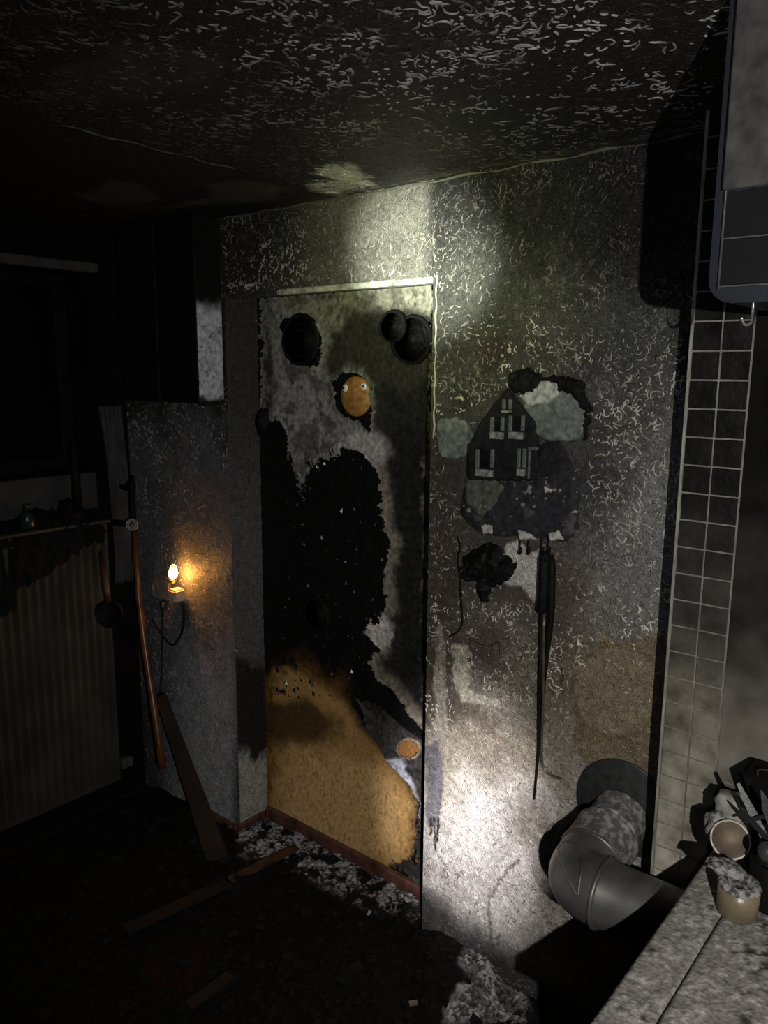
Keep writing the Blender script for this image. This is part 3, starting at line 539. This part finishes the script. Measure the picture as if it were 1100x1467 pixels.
for zz, a, b in ((kb[2]-.05, .030, .03), (kb[2]+.012, .048, .042)): V += [(kb[0]-a, kb[1]-b, zz), (kb[0]+a, kb[1]-b, zz), (kb[0]+a, kb[1]+b, zz), (kb[0]-a, kb[1]+b, zz)]
obj('tin_body', V, [(3, 2, 1, 0), (4, 5, 6, 7), (0, 1, 5, 4), (1, 2, 6, 5), (2, 3, 7, 6), (3, 0, 4, 7)], M_BLK, kx)
tube('wire_handle', spline([(kb[0]-.025, kb[1]-.03, kb[2]+.011), (kb[0]-.022, kb[1]-.03, kb[2]+.028), (kb[0]+.02, kb[1]-.03, kb[2]+.030), (kb[0]+.024, kb[1]-.03, kb[2]+.011)], 5), .0015, M_ST, kx, sides=6)
box('pedestal', kb[0]-.03, kb[0]+.03, kb[1]-.03, kb[1]+.03, ZC, kb[2]-.049, M_BLK, kx)
# ------------------------------------------------------------------ hanging discs, face and clump on the door
YD = DN-.03
def disc(cx, cy, rx, ry, label, seed, Y=DN-.015, col=(.005, .005, .005), dep=.014):
    a = at(cx-rx, cy, 'Y', Y); b = at(cx+rx, cy, 'Y', Y); t = at(cx, cy-ry, 'Y', Y); u = at(cx, cy+ry, 'Y', Y); c = at(cx, cy, 'Y', Y)
    RX = (b[0]-a[0])/2; RZ = (t[2]-u[2])/2; M_ = Matrix.Translation(Vector(c)) @ Matrix.Rotation(radians(90), 4, 'X') @ Matrix.Diagonal((1, RZ/RX, 1, 1))
    e = empty('round_plaque', (c[0], Y, u[2]), label, 'plaque', 'charred discs on the door')
    lathe('rim', [(RX*.86, -.004), (RX, -.003), (RX*1.01, .004), (RX*.97, dep*.9), (RX*.9, dep), (RX*.86, dep*.6)], M_, mat('char_ring', (.005, .005, .005), rough=.7, bump=.6, spec=.15), e, 40, wob=.05, seed=seed)
    prof = [(RX*.87*k/7, dep*(.55+.3*(k % 2)*.5)) for k in range(7, -1, -1)]; lathe('face', prof, M_, mat('char_disc', col, rough=.65, bump=.8, b_scale=70, b_dist=.006, spec=.15), e, 40, wob=.05, seed=seed+1); return e
disc(432, 487, 26, 38, 'charred round disc alone in the left hole of the door veneer', 1)
disc(591, 487, 29, 36, 'largest charred ribbed disc at the upper right of the door', 2, Y=DN-.022)
disc(564, 468, 18, 23, 'small dark disc overlapping the large one, upper right of door', 3, Y=DN-.040)
disc(455, 880, 18, 24, 'faint blackened disc in the middle of the burnt door', 5, Y=DN-.004)
fc = at(507, 568, 'Y', DN-.02); fa = empty('face_ornament', (fc[0], DN-.01, fc[2]-.055), 'orange-brown oval ornament with two white googly eyes on the door', 'ornament')
a = at(486, 568, 'Y', DN-.02)[0]; RX = fc[0]-a; RZ = (at(507, 538, 'Y', DN-.02)[2]-at(507, 598, 'Y', DN-.02)[2])/2*.97
Mf = Matrix.Translation((fc[0], DN-.006, fc[2])) @ Matrix.Rotation(radians(90), 4, 'X') @ Matrix.Diagonal((1, RZ/RX, 1, 1))
lathe('head', [(RX, -.002), (RX, .006), (RX*.93, .011), (RX*.7, .015), (RX*.3, .017), (0, .017)], Mf, mat('scorched_wood', (.34, .17, .045), rough=.5, n_scale=60, n_amt=.5, bump=.3), fa, 40)
for ex, ey, dx in ((493, 556, -.002), (519, 554, .004)):
    e = at(ex, ey, 'Y', DN-.026); Me = frame((e[0], DN-.019, e[2]), (0, -1, 0))
    ey_ = lathe('eye', [(.0125, -.006), (.0125, .002), (.010, .005), (.005, .007), (0, .0075)], Me, mat('eye_white', (.72, .70, .62), rough=.3, n_amt=.15, bump=0), fa, 24)
    lathe('pupil', [(.0042, 0), (.0042, .0012), (0, .0014)], frame((e[0]+dx, DN-.0265, e[2]+.001), (0, -1, 0)), mat('pupil_black', (.01, .01, .01), rough=.3, bump=0), ey_, 14)
crumple('charred_rag', (378, 606), 1.86, .030, M_BLK, 'black ragged clump stuck to the left side of the door recess', 'rag', (.7, .6, 1.5), 3, wob=.6)
# ------------------------------------------------------------------ house plaque on the wall
hp = empty('house_plaque', tuple(at(740, 780, 'Y', D)), 'burnt wall plaque shaped like a gabled house between trees', 'plaque')
MC = M_CHAR; rl = lambda *a, **k: relief(*a, MC, hp, **k)
def trc(p, X, Z, d):
    n = fbm(X, Z, 30, 131); p.mix(.6*st(n, .45, .6), (.15, .165, .15)); p.mix(.5*st(-n, -.38, -.3), (.04, .045, .04)); p.mix(.7*st(d, -.006, 0), (.015, .015, .015))
rl('tree_crown', [(627, 600), (655, 596), (672, 604), (681, 622), (678, 640), (668, 655), (650, 658), (632, 655), (626, 640)], D, .006, col=(.10, .12, .11), colfun=trc, seed=31, dome=.008)
rl('tree_crown', [(745, 565), (780, 553), (820, 562), (845, 590), (845, 610), (828, 632), (790, 634), (768, 625), (755, 600)], D, .007, col=(.105, .125, .105), colfun=trc, seed=32, dome=.008)
rl('white_blister', [(745, 566), (768, 560), (774, 546), (800, 550), (802, 565), (790, 575), (770, 580), (752, 578)], D-.007, .004, col=(.32, .33, .31), seed=33, dome=.004, rag=.005)
rl('charred_canopy', [(730, 534), (758, 528), (780, 540), (815, 540), (835, 550), (848, 585), (843, 625), (836, 628), (838, 590), (820, 565), (802, 562), (800, 550), (776, 547), (768, 562), (742, 564), (732, 555)], D, .014, col=(.006, .006, .006), seed=34, rough=.008, rag=.006, dome=.01)
def baser(p, X, Z, d):
    n = fbm(X, Z, 26, 141); m2 = fbm(X, Z, 60, 142); p.mix(.6*st(n, .66, .74), (.08, .08, .075)); p.mix(.7*st(m2, .72, .78), (.30, .29, .27))
rl('plaque_base', [(668, 684), (700, 690), (760, 690), (775, 672), (820, 668), (832, 690), (828, 760), (812, 775), (770, 770), (740, 768), (700, 768), (672, 752), (660, 735), (664, 705)], D, .010, col=(.022, .022, .025), colfun=baser, seed=35, rough=.003, rag=.005)
rl('garden', [(668, 686), (712, 690), (722, 700), (705, 730), (690, 740), (668, 720)], D-.010, .003, col=(.07, .075, .06), colfun=baser, seed=36, dome=.005)
rl('shed', [(768, 640), (800, 628), (812, 650), (820, 668), (790, 690), (765, 690)], D, .011, col=(.013, .013, .014), seed=37)
for P in (([(743, 760), (760, 764), (768, 772), (744, 773)]), ([(786, 764), (800, 760), (808, 772), (788, 774)]), ([(690, 752), (706, 752), (705, 764), (692, 764)]), ([(780, 697), (792, 700), (790, 706), (780, 705)])):
    rl('bare_patch', P, D-.011, .003, col=(.33, .32, .29), seed=38, dome=.003, rag=.002, step=.002)
ho = relief('house_front', [(728, 556), (750, 582), (769, 603), (772, 640), (778, 688), (672, 688), (672, 638), (685, 618), (690, 606)], D-.003, .013, MC, hp, col=(.011, .011, .012), seed=39, rough=.0015, rag=.001, dome=.004)
def quad(name, x0, x1, y0, y1, dy, m, lift=.004, par=None):
    a = at(x0, y1, 'Y', D-.02); b = at(x1, y1, 'Y', D-.02); c = at(x1, y0, 'Y', D-.02); d = at(x0, y0, 'Y', D-.02)
    z0 = a[2]; z1 = d[2]; return box(name, a[0], b[0], D-.0165-lift-dy, D-.0165-dy+.003, z0, z1, m, par or hp, bev=.0012)
M_SH = mat('faded_shutter', (.075, .085, .07), rough=.6, n_scale=80, n_amt=.5); M_FB = mat('flower_box', (.16, .165, .145), rough=.7, n_scale=90, n_amt=.7); M_WN = mat('plaque_window', (.006, .006, .007), rough=.3)
for wins in ((719, 733, 572, 586, 0), (702, 722, 597, 617, 1), (728, 751, 595, 617, 1), (681, 707, 643, 670, 1), (740, 753, 642, 670, 1)):
    x0, x1, y0, y1, sh = wins; w_ = quad('plaque_window', x0+3, x1-3, y0, y1, 0, M_WN, .002)
    quad('shutter', x0, x0+5, y0, y1, .002, M_SH); quad('shutter', x1-5, x1, y0, y1, .002, M_SH)
    quad('flower_box', x0+1, x1-1, y1+1, y1+(11 if sh else 5), .003, M_FB, .008)
quad('porch_roof', 756, 770, 640, 644, 0, M_SH); quad('porch_post', 755, 758, 644, 686, 0, M_SH)
for hx in (745, 757, 776, 786):
    a = at(hx, 770, 'Y', D-.012); tube('key_hook', spline([a, (a[0], D-.012, a[2]-.025), (a[0]+.004, D-.022, a[2]-.042), (a[0]+.011, D-.024, a[2]-.036), (a[0]+.012, D-.024, a[2]-.022)], 5), .0022, M_BLK, hp, sides=6)
# molten glove below the plaque
def glove_col(p, X, Z, d): p.mix(.4*st(fbm(X, Z, 50, 151), .6, .7), (.03, .03, .03))
tag(relief('oven_glove', [(685, 785), (700, 778), (718, 782), (725, 795), (741, 806), (736, 820), (722, 835), (704, 842), (700, 860), (692, 862), (686, 848), (684, 830), (678, 832), (668, 832), (664, 815), (666, 798)], D, .028, MC, None, col=(.004, .004, .004), seed=45, rough=.010, rag=.004, dome=.03, colfun=glove_col), 'burnt black oven glove hanging below the house plaque', 'glove')
# charred cord left of it
pts = [at(x, y, 'Y', D-.006) for x, y in ((655, 768), (659, 785), (656, 800), (659, 830), (661, 870), (662, 892), (655, 905), (643, 912))]
cdn = tag(tube('burnt_cord', spline(pts, 6), [.002+.0016*random.random() for _ in range(len(pts)*6-5)], M_BLK, None, sides=6), 'thin burnt cord dangling left of the black glove', 'cord')
pts = [at(x, y, 'Y', D-.004) for x, y in ((668, 915), (682, 920), (700, 926), (713, 920), (716, 935))]
tag(tube('burnt_cord', spline(pts, 6), .0012, M_BLK, None, sides=6), 'short thin scorched string sagging below the black glove', 'cord')
# two pokers
M_RD = mat('brown_rod', (.12, .10, .065), rough=.3, metal=.5, n_scale=30, n_amt=.4)
pk = empty('fire_poker', tuple(at(767, 1145, 'Y', D-.03)), 'long black fire poker hanging straight down from the plaque hook', 'poker')
W = lambda x, y, Y: tuple(at(x, y, 'Y', Y))
tube('handle', [W(781, 790, D-.028), W(780, 800, D-.03), W(779, 840, D-.03), W(776, 875, D-.03), W(776, 879, D-.03)], [.009, .014, .015, .014, .008], M_BLK, pk, sides=14); tube('rod', [W(776, 878, D-.03), W(773, 1000, D-.022), W(771, 1080, D-.012), W(765, 1145, D-.008)], [.005, .0045, .004, .003], M_BLK, pk, sides=8)
lathe('rivet', [(.006, 0), (.006, .003), (.002, .005), (0, .005)], frame(W(783, 802, D-.045), (0, -1, 0)), M_BLK, pk, 14)
p2 = empty('fire_hook', tuple(at(800, 1115, 'Y', D-.03)), 'brown metal fire hook with bent foot beside the black poker', 'poker')
tube('handle', [W(790, 795, D-.022), W(791, 810, D-.024), W(790, 870, D-.024), W(787, 905, D-.020), W(782, 950, D-.016), W(776, 1010, D-.012)], [.006, .009, .009, .008, .006, .004], M_BLK, p2, sides=12)
tube('rod', spline([W(779, 880, D-.036), W(778, 1000, D-.03), W(776, 1070, D-.022), W(778, 1098, D-.02), W(788, 1110, D-.02), W(806, 1116, D-.018)], 6), .0032, M_RD, p2, sides=8)
# ------------------------------------------------------------------ left: cabinet, curtain, radiator
cb_ = empty('wall_cabinet', (-2.45, 1.74, 1.625), 'burnt black wall cabinet with one whitish end panel, by the ceiling', 'cabinet')
CF = 1.70; box('carcass', -2.69, -2.232, CF+.012, D-.008, 1.625, CE-.006, M_BLK, cb_); box('door', -2.69, -2.462, CF, CF+.011, 1.63, CE-.01, M_BLK, cb_); box('door', -2.458, -2.236, CF, CF+.011, 1.63, CE-.01, M_BLK, cb_)
nyc, nzc = 24, 130; Yc, Zc = np.meshgrid(np.linspace(CF-.002, D-.007, nyc), np.linspace(1.62, CE-.006, nzc)); Yc = Yc.ravel(); Zc = Zc.ravel(); n1 = fbm(Yc, Zc, 20, 161); n2 = fbm(Yc, Zc, 60, 162)
p = Paint(len(Yc), (.42, .43, .46)); zz = Zc+(n1-.5)*.05; p.mix(st(zz, 1.93, 1.98), (.007, .007, .007)); p.mix(1-st(zz, 1.63, 1.655), (.01, .01, .01)); p.mix(.7*st(n2, .68, .75)*(zz < 1.95), (.05, .05, .05))
i = np.arange(nyc*nzc).reshape(nzc, nyc); Qe = np.stack([i[:-1, :-1], i[:-1, 1:], i[1:, 1:], i[1:, :-1]], -1).reshape(-1, 4)
obj('end_panel', np.c_[-2.228+(n1-.5)*.003, Yc, Zc], Qe, M_CHAR, cb_, True, cols=p.c, label='whitish end panel burnt black above')
cu_ = []; nf = 60
cq1 = [(-2.80, 1.58), (-2.80, 1.74)]
V = []; Fs = []
for r in range(30):
    t = r/29; z_ = 1.60-t*.72
    for s in range(25):
        u = s/24; V.append((-2.822+.012*sin(u*14+t*1.5)+.006*sin(t*9+u*4), 1.665+.10*u+.02*sin(t*3)*(1-u)+.02*t, z_))
for r in range(29):
    for s in range(24): a = r*25+s; Fs.append((a, a+1, a+26, a+25))
ct = tag(obj('curtain', V, Fs, mat('grey_curtain', (.032, .034, .037), rough=.9, n_scale=12, n_amt=.5), None, True), 'narrow pale grey scorched curtain at the window corner', 'curtain'); md = ct.modifiers.new('s', 'SOLIDIFY'); md.thickness = .002
ra = empty('radiator', (XL+.06, 1.1, .06), 'dim ribbed panel radiator below the window on the left', 'radiator')
M_RA = mat('radiator_enamel', (.048, .046, .034), spec=.2, rough=.55, n_scale=6, n_amt=.35, bump=.15)
RY0, RY1, RZ0, RZ1 = .30, 1.655, .05, 1.15
box('back_panel', XL+.03, XL+.066, RY0, RY1, RZ0, RZ1, M_RA, ra); box('top_grille', XL+.028, XL+.092, RY0-.002, RY1+.002, RZ1, RZ1+.012, M_RA, ra); box('valve', XL+.05, XL+.08, RY1, RY1+.05, RZ0+.05, RZ0+.09, MATS['dull_chrome'], ra)
rb = bmesh.new(); pr = [(-.016, 0), (-.009, .014), (-.006, .018), (.006, .018), (.009, .014), (.016, 0)]; vs = []
for zz in (-.52, .52):
    vs.append([rb.verts.new((h, y, zz*(1 if h < .001 else .985))) for y, h in pr])
for j in range(5): rb.faces.new((vs[0][j], vs[0][j+1], vs[1][j+1], vs[1][j]))
rb.faces.new(vs[0][::-1]); rb.faces.new(vs[1]); bmesh.ops.recalc_face_normals(rb, faces=rb.faces); rm = bpy.data.meshes.new('rib'); rb.to_mesh(rm); rb.free(); rm.materials.append(M_RA)
nr = 38
for j in range(nr):
    o = bpy.data.objects.new('rib', rm); S.collection.objects.link(o); o.parent = ra; o.location = Vector((XL+.066, RY0+.02+(RY1-RY0-.04)*j/(nr-1), .6))-ra.location
# charred cloth on the radiator
V = []; Fs = []
n_ = 60
for j in range(n_):
    t = j/(n_-1); y = .9+.72*t; low = 1.10-.17*max(0, sin(t*3.3+.1))*(1-t)**.35-.03*random.random()-(.06 if t < .5 else 0); topz = 1.19+.03*sin(t*11)+.02*random.random()+(.05 if .8 < t < .87 else 0)
    for k in range(9):
        s = k/8; V.append((XL+.035+.075*s**.5+.01*sin(j*.9+k), y, topz*(1-s)+low*s+.02*(1-abs(2*s-1))))
for j in range(n_-1):
    for k in range(8): a = j*9+k; Fs.append((a, a+1, a+10, a+9))
tag(obj('charred_cloth', V, Fs, M_BLK, None), 'black charred cloth slumped over the top of the radiator', 'cloth').modifiers.new('s', 'SOLIDIFY').thickness = .008
q = at(110, 712, 'X', XL+.06); vv = empty('candlestick', (XL+.06, q[1], 1.18), 'black charred post standing before the pale sill band', 'stick')
lathe('base', [(.04, 0), (.042, .01), (.025, .03), (.014, .05)], I4((XL+.06, q[1], 1.18)), M_BLK, vv, 20); lathe('stem', [(.018, .045), (.017, .12), (.019, .22), (.012, .30)], I4((XL+.06, q[1], 1.18)), M_BLK, vv, 20, wob=.1)
q = at(38, 736, 'X', XL+.07); bt = empty('bottle', (XL+.07, q[1], 1.17), 'dark green bottle lying among burnt remains on the radiator', 'bottle'); bG = mat('dark_green', (.008, .022, .016), rough=.25, bump=.1)
lathe('bottle_body', [(.02, 0), (.028, .01), (.028, .05), (.012, .07)], I4((XL+.07, q[1], 1.17)), bG, bt, 20); lathe('bottle_neck', [(.012, .068), (.009, .085), (.011, .09)], I4((XL+.07, q[1], 1.17)), bG, bt, 16)
# scorched pan hung at the radiator corner
c = at(157, 880, 'Y', 1.555); pn = empty('hanging_pan', tuple(c-np.array([0, 0, .06])), 'round black pan hanging by its handle at the radiator corner', 'pan')
Mp = frame(c, (.55, -.8, .1)); lathe('pan_body', [(.0, -.02), (.046, -.02), (.054, .006), (.051, .008), (.046, -.012), (0, -.014)], Mp, M_BLK, pn, 32)
tube('handle', [tuple(c+np.array([0, 0, .045])), tuple(at(151, 840, 'Y', 1.56)), tuple(at(147, 812, 'Y', 1.57)), tuple(at(142, 790, 'Y', 1.59))], [.010, .014, .010, .004], mat('dark_redwood', (.03, .012, .008), rough=.5), pn, sides=10)
tag(tube('cable', spline([at(166, 900, 'Y', 1.73), at(170, 980, 'Y', 1.73), at(174, 1060, 'Y', 1.73), at(172, 1130, 'Y', 1.7)], 6), .004, M_BLK, None, sides=8), 'black cable running down beside the radiator', 'cable')
# long wooden tool and plank
M_PO = mat('varnished_pole', (.10, .036, .009), rough=.35, n_scale=14, n_amt=.6, bump=.15); M_PL = mat('brown_plank', (.022, .012, .006), rough=.5, n_scale=10, n_amt=.5)
tl = empty('garden_tool', tuple(at(228, 1040, 'Y', 1.66)), 'varnished orange-brown pole with dark hooked head and round knob', 'tool')
tube('pole', [W(193, 762, 1.72), W(198, 850, 1.71), W(208, 930, 1.69), W(220, 1010, 1.67), W(228, 1065, 1.655), W(232, 1100, 1.65)], [.011, .012, .014, .015, .015, .014], M_PO, tl, sides=14)
tube('hook_head', spline([W(173, 696, 1.72), W(180, 700, 1.72), W(189, 692, 1.72), W(189, 715, 1.72), W(191, 750, 1.72)], 5), [.008]*6+[.014]*10+[.013]*5, M_BLK, tl, sides=10); crumple('tool_jaw', (190, 686), 1.72, .012, M_BLK, None, None, (1, .6, 1.3), 7, tl)
kc = at(189, 752, 'Y', 1.69); lathe('knob', [(.024, -.012), (.026, 0), (.024, .006), (.018, .007), (.017, .003), (.011, .003), (.010, .008), (0, .009)], frame(kc, Vector(CAM)-Vector(kc)), mat('dull_knob', (.11, .11, .10), rough=.35, metal=.4), tl, 28)
tube('stem', [W(160, 748, 1.70), W(188, 752, 1.70)], .012, M_BLK, tl, sides=10)
tag(tube('wire_loop', spline([W(190, 780, 1.74), W(188, 820, 1.75), W(192, 845, 1.75), W(200, 850, 1.75)], 6), .0016, M_BLK, None, sides=6), 'thin dark wire loop behind the varnished pole', 'wire')
a = Vector(at(224, 1000, 'Y', 1.68)); b = Vector(at(300, 1243, 'Z', FL)); dd = (b-a).normalized(); sd = Vector((.75, -.55, .1)).cross(dd).normalized(); sd = dd.cross(Vector((.55, -.8, .15))).normalized(); nn = sd.cross(dd).normalized()
V = []
for t_, w_ in ((0, .020), (1, .042)):
    pq = a.lerp(b, t_)-sd*w_*1.0
    V += [pq-sd*w_-nn*.006, pq+sd*w_-nn*.006, pq+sd*w_+nn*.006, pq-sd*w_+nn*.006]
tag(obj('plank', V, [(3, 2, 1, 0), (4, 5, 6, 7), (0, 1, 5, 4), (1, 2, 6, 5), (2, 3, 7, 6), (3, 0, 4, 7)], M_PL, None), 'tapering brown board leaning against the wall below the pole', 'board')
# ------------------------------------------------------------------ night light
nl = at(252, 846, 'Y', D); ol = empty('wall_outlet', (nl[0]-.055, D, nl[2]-.03), 'grey double wall socket left of the glowing night light', 'socket'); M_OL = mat('outlet_grey', (.16, .155, .15), rough=.4, bump=.1)
ox = at(228, 842, 'Y', D-.01); box('cover', ox[0]-.05, ox[0]+.075, D-.016, D-.0045, ox[2]-.042, ox[2]+.035, M_OL, ol, bev=.004, seg=2); lathe('socket_ring', [(.019, 0), (.021, .003), (.018, .004), (.017, .001), (0, .001)], frame((ox[0]-.018, D-.016, ox[2]), (0, -1, 0)), M_OL, ol, 24)
ng = empty('night_light', (nl[0], D-.03, nl[2]-.03), 'small plug-in night light with a glowing clear bulb', 'lamp'); M_NW = mat('night_light_plastic', (.50, .38, .30), rough=.35, bump=0)
bx = at(252, 850, 'Y', D-.045)
box('plug_body', bx[0]-.022, bx[0]+.024, D-.068, D-.017, bx[2]-.030, bx[2]+.018, M_NW, ng, bev=.006, seg=2)
gl = mat('bulb_glass', (.9, .9, .9), rough=.03, bump=0, n_amt=0, trans=1.0)
bc = at(248, 822, 'Y', D-.045); Mg = Matrix.Translation(bc) @ Matrix.Rotation(radians(12), 4, 'Y')
lathe('bulb', [(.011, -.030), (.016, -.020), (.021, -.002), (.0205, .018), (.014, .034), (.006, .041), (0, .042)], Mg, gl, ng, 28)
lathe('bulb_socket', [(.011, -.036), (.012, -.026), (.010, -.024)], Mg, mat('brass', (.5, .3, .12), rough=.3, metal=.7), ng, 20)
lathe('filament_plate', [(.003, -.020), (.011, -.012), (.014, .004), (.010, .020), (.003, .028)], Mg, mat('filament_glow', (1, .6, .2), bump=0, emit=((1, .62, .25), 9)), ng, 20)
pl = bpy.data.lights.new('night_light_glow', 'POINT'); pl.energy = 1.9; pl.color = (1, .40, .07); pl.shadow_soft_size = .01; po = bpy.data.objects.new('night_light_glow', pl); S.collection.objects.link(po); po.location = (bc[0]+.030, bc[1]+.006, bc[2]-.004)
M_CB = mat('dark_cable', (.012, .013, .012), rough=.5, bump=0)
cb2 = empty('power_cable', tuple(at(240, 925, 'Y', D-.02)), 'thick dark cable looping below the night light', 'cable')
tube('plug', [W(233, 862, D-.02), W(233, 872, D-.02), W(233, 884, D-.02)], [.010, .008, .004], M_CB, cb2, sides=10)
tube('cord', spline([W(263, 862, D-.03), W(264, 885, D-.02), W(259, 910, D-.015), W(248, 924, D-.015), W(236, 915, D-.015), W(218, 888, D-.015)], 8), .0045, M_CB, cb2, sides=8)
tag(tube('thin_cord', spline([W(233, 880, D-.02), W(232, 930, D-.015), W(231, 970, D-.015), W(228, 1000, D-.012)], 6), .003, M_CB, None, sides=8), 'thin black cord hanging straight down left of the looped cable', 'cord')
# ------------------------------------------------------------------ burnt debris on the floor
def deb(X, Y):
    px, py = proj(X, Y, np.full_like(X, FL)); n1 = fbm(X, Y, 5, 171); n2 = fbm(X, Y, 24, 172); n3 = fbm(X, Y, 150, 173, 3)
    p = Paint(len(X), (.0035, .003, .003)); wx = px+(n1-.5)*40+(n2-.5)*40; wy = py+(n1-.5)*20+(n2-.5)*26
    d = sdf([(345, 1205), (405, 1175), (470, 1205), (600, 1290), (610, 1330), (540, 1325), (470, 1290), (400, 1240), (350, 1240)], wx, wy); k = st(-d, -10, 12)
    p.mix(k*.9, (.035, .031, .028)); p.mix(k*.95*st(n3+(n2-.5)*.5, .5, .58), (.36, .36, .38)); p.mix(k*st(-n2, -.46, -.40), (.01, .01, .01))
    d = sdf([(655, 1395), (690, 1375), (745, 1412), (760, 1480), (640, 1480), (670, 1440)], px+(n2-.5)*26, py+(n2-.5)*26); k = st(-d, -8, 10); p.mix(k, (.14, .14, .135)); p.mix(k*st(n2+(n3-.5)*.5, .5, .6), (.42, .42, .40)); p.mix(k*.9*st(-n3, -.47, -.42), (.02, .02, .02))
    d = ell(px+(n1-.5)*60, py, 270, 1400, 60, 40); p.mix(.6*st(-d, -25, 15), (.020, .003, .0025))
    Yr = (D+.0)-Y; h = .012+.05*n1*np.exp(-np.maximum(Yr, 0)/.5)+(n2-.5)*.020+(n3-.5)*.016
    d = ell(px, py, 655, 1400, 55, 60); h += .05*st(-d, -30, 20)
    return np.maximum(h, .002), p.c
nx, ny = 520, 350; Xg, Yg = np.meshgrid(np.linspace(-2.75, -.45, nx), np.linspace(.35, DN-.02, ny)); Xg = Xg.ravel(); Yg = Yg.ravel(); h, c = deb(Xg, Yg); i = np.arange(nx*ny).reshape(ny, nx)
Q = np.stack([i[:-1, :-1], i[:-1, 1:], i[1:, 1:], i[1:, :-1]], -1).reshape(-1, 4)
V = np.c_[Xg, Yg, FL+h]; ok = (Yg < D-.006) | ((Xg > NX0+.01) & (Xg < NX1-.01)); Q = Q[ok[Q].all(1)]; u, inv = np.unique(Q, return_inverse=True)
ash = tag(obj('ash_and_debris', V[u], inv.reshape(-1, 4), M_ASH, None, False, cols=c[u]), 'black burnt debris and white ash strewn over the floor', 'debris', kind='stuff')
# loose rubble, joined
r_ = random.Random(5); V = []; Fs = []; C = []
def chunk(x, y, z, s, col):
    b = len(V); o = Matrix.Rotation(r_.random()*6, 3, 'Z') @ Matrix.Rotation(r_.random()*6, 3, 'X')
    for dx, dy, dz in ((-1, -1, -1), (1, -1, -1), (1, 1, -1), (-1, 1, -1), (-1, -1, 1), (1, -1, 1), (1, 1, 1), (-1, 1, 1)):
        v = o @ Vector((dx*s*r_.uniform(.5, 1.3), dy*s*r_.uniform(.4, 1), dz*s*r_.uniform(.2, .6))); V.append((x+v.x, y+v.y, z+v.z)); C.append(col)
    for f in ((3, 2, 1, 0), (4, 5, 6, 7), (0, 1, 5, 4), (1, 2, 6, 5), (2, 3, 7, 6), (3, 0, 4, 7)): Fs.append(tuple(b+k for k in f))
for k in range(1500):
    x = r_.uniform(-2.7, -.6); y = r_.uniform(.6, D-.04) if not (NX0+.05 < x < NX1-.05) else r_.uniform(.6, DN-.05); px, py = proj(x, y, FL)
    hh, cc = deb(np.array([x]), np.array([y])); bright = cc[0].mean() > .03
    t = r_.random(); col = (.42, .42, .42) if (bright and t < .45) else (.10, .09, .08) if (bright and t < .7) else (.006, .006, .006)
    chunk(x, y, FL+hh[0]+.002, r_.uniform(.003, .011) if bright else r_.uniform(.005, .02), col)
tag(obj('rubble', V, Fs, M_ASH, ash, cols=np.array(C)), kind='stuff')
def fplank(name, p1, p2, w_, m, label, z=.045, th=.008):
    a = Vector(on(*p1, FL+z)); b = Vector(on(*p2, FL+z)); d = (b-a).normalized(); s = Vector((-d.y, d.x, 0)).normalized()*w_; V = []
    for p in (a, b): V += [p-s-Vector((0, 0, th)), p+s-Vector((0, 0, th)), p+s, p-s]
    tag(obj(name, V, [(0, 1, 2, 3), (7, 6, 5, 4), (0, 4, 5, 1), (1, 5, 6, 2), (2, 6, 7, 3), (3, 7, 4, 0)], m, None), label, 'board', 'loose slats on the floor' if 'slat' in name else None)
fplank('floor_slat', (325, 1262), (425, 1212), .02, mat('burnt_slat', (.05, .026, .012), rough=.7, n_scale=30, n_amt=.6), 'brown scorched slat on the floor nearest the door recess')
fplank('floor_slat', (180, 1330), (330, 1262), .025, mat('burnt_slat_dark', (.006, .004, .003), rough=.7), 'dark slat lying left of the brown slat on the floor')
fplank('floor_slat', (270, 1440), (330, 1395), .02, MATS['burnt_slat_dark'], 'short dark slat on the reddish patch of the floor')
fplank('wood_chip', (586, 1436), (598, 1434), .006, mat('pale_chip', (.16, .14, .10), rough=.6), 'small pale chip lying on the black floor debris', z=.06)
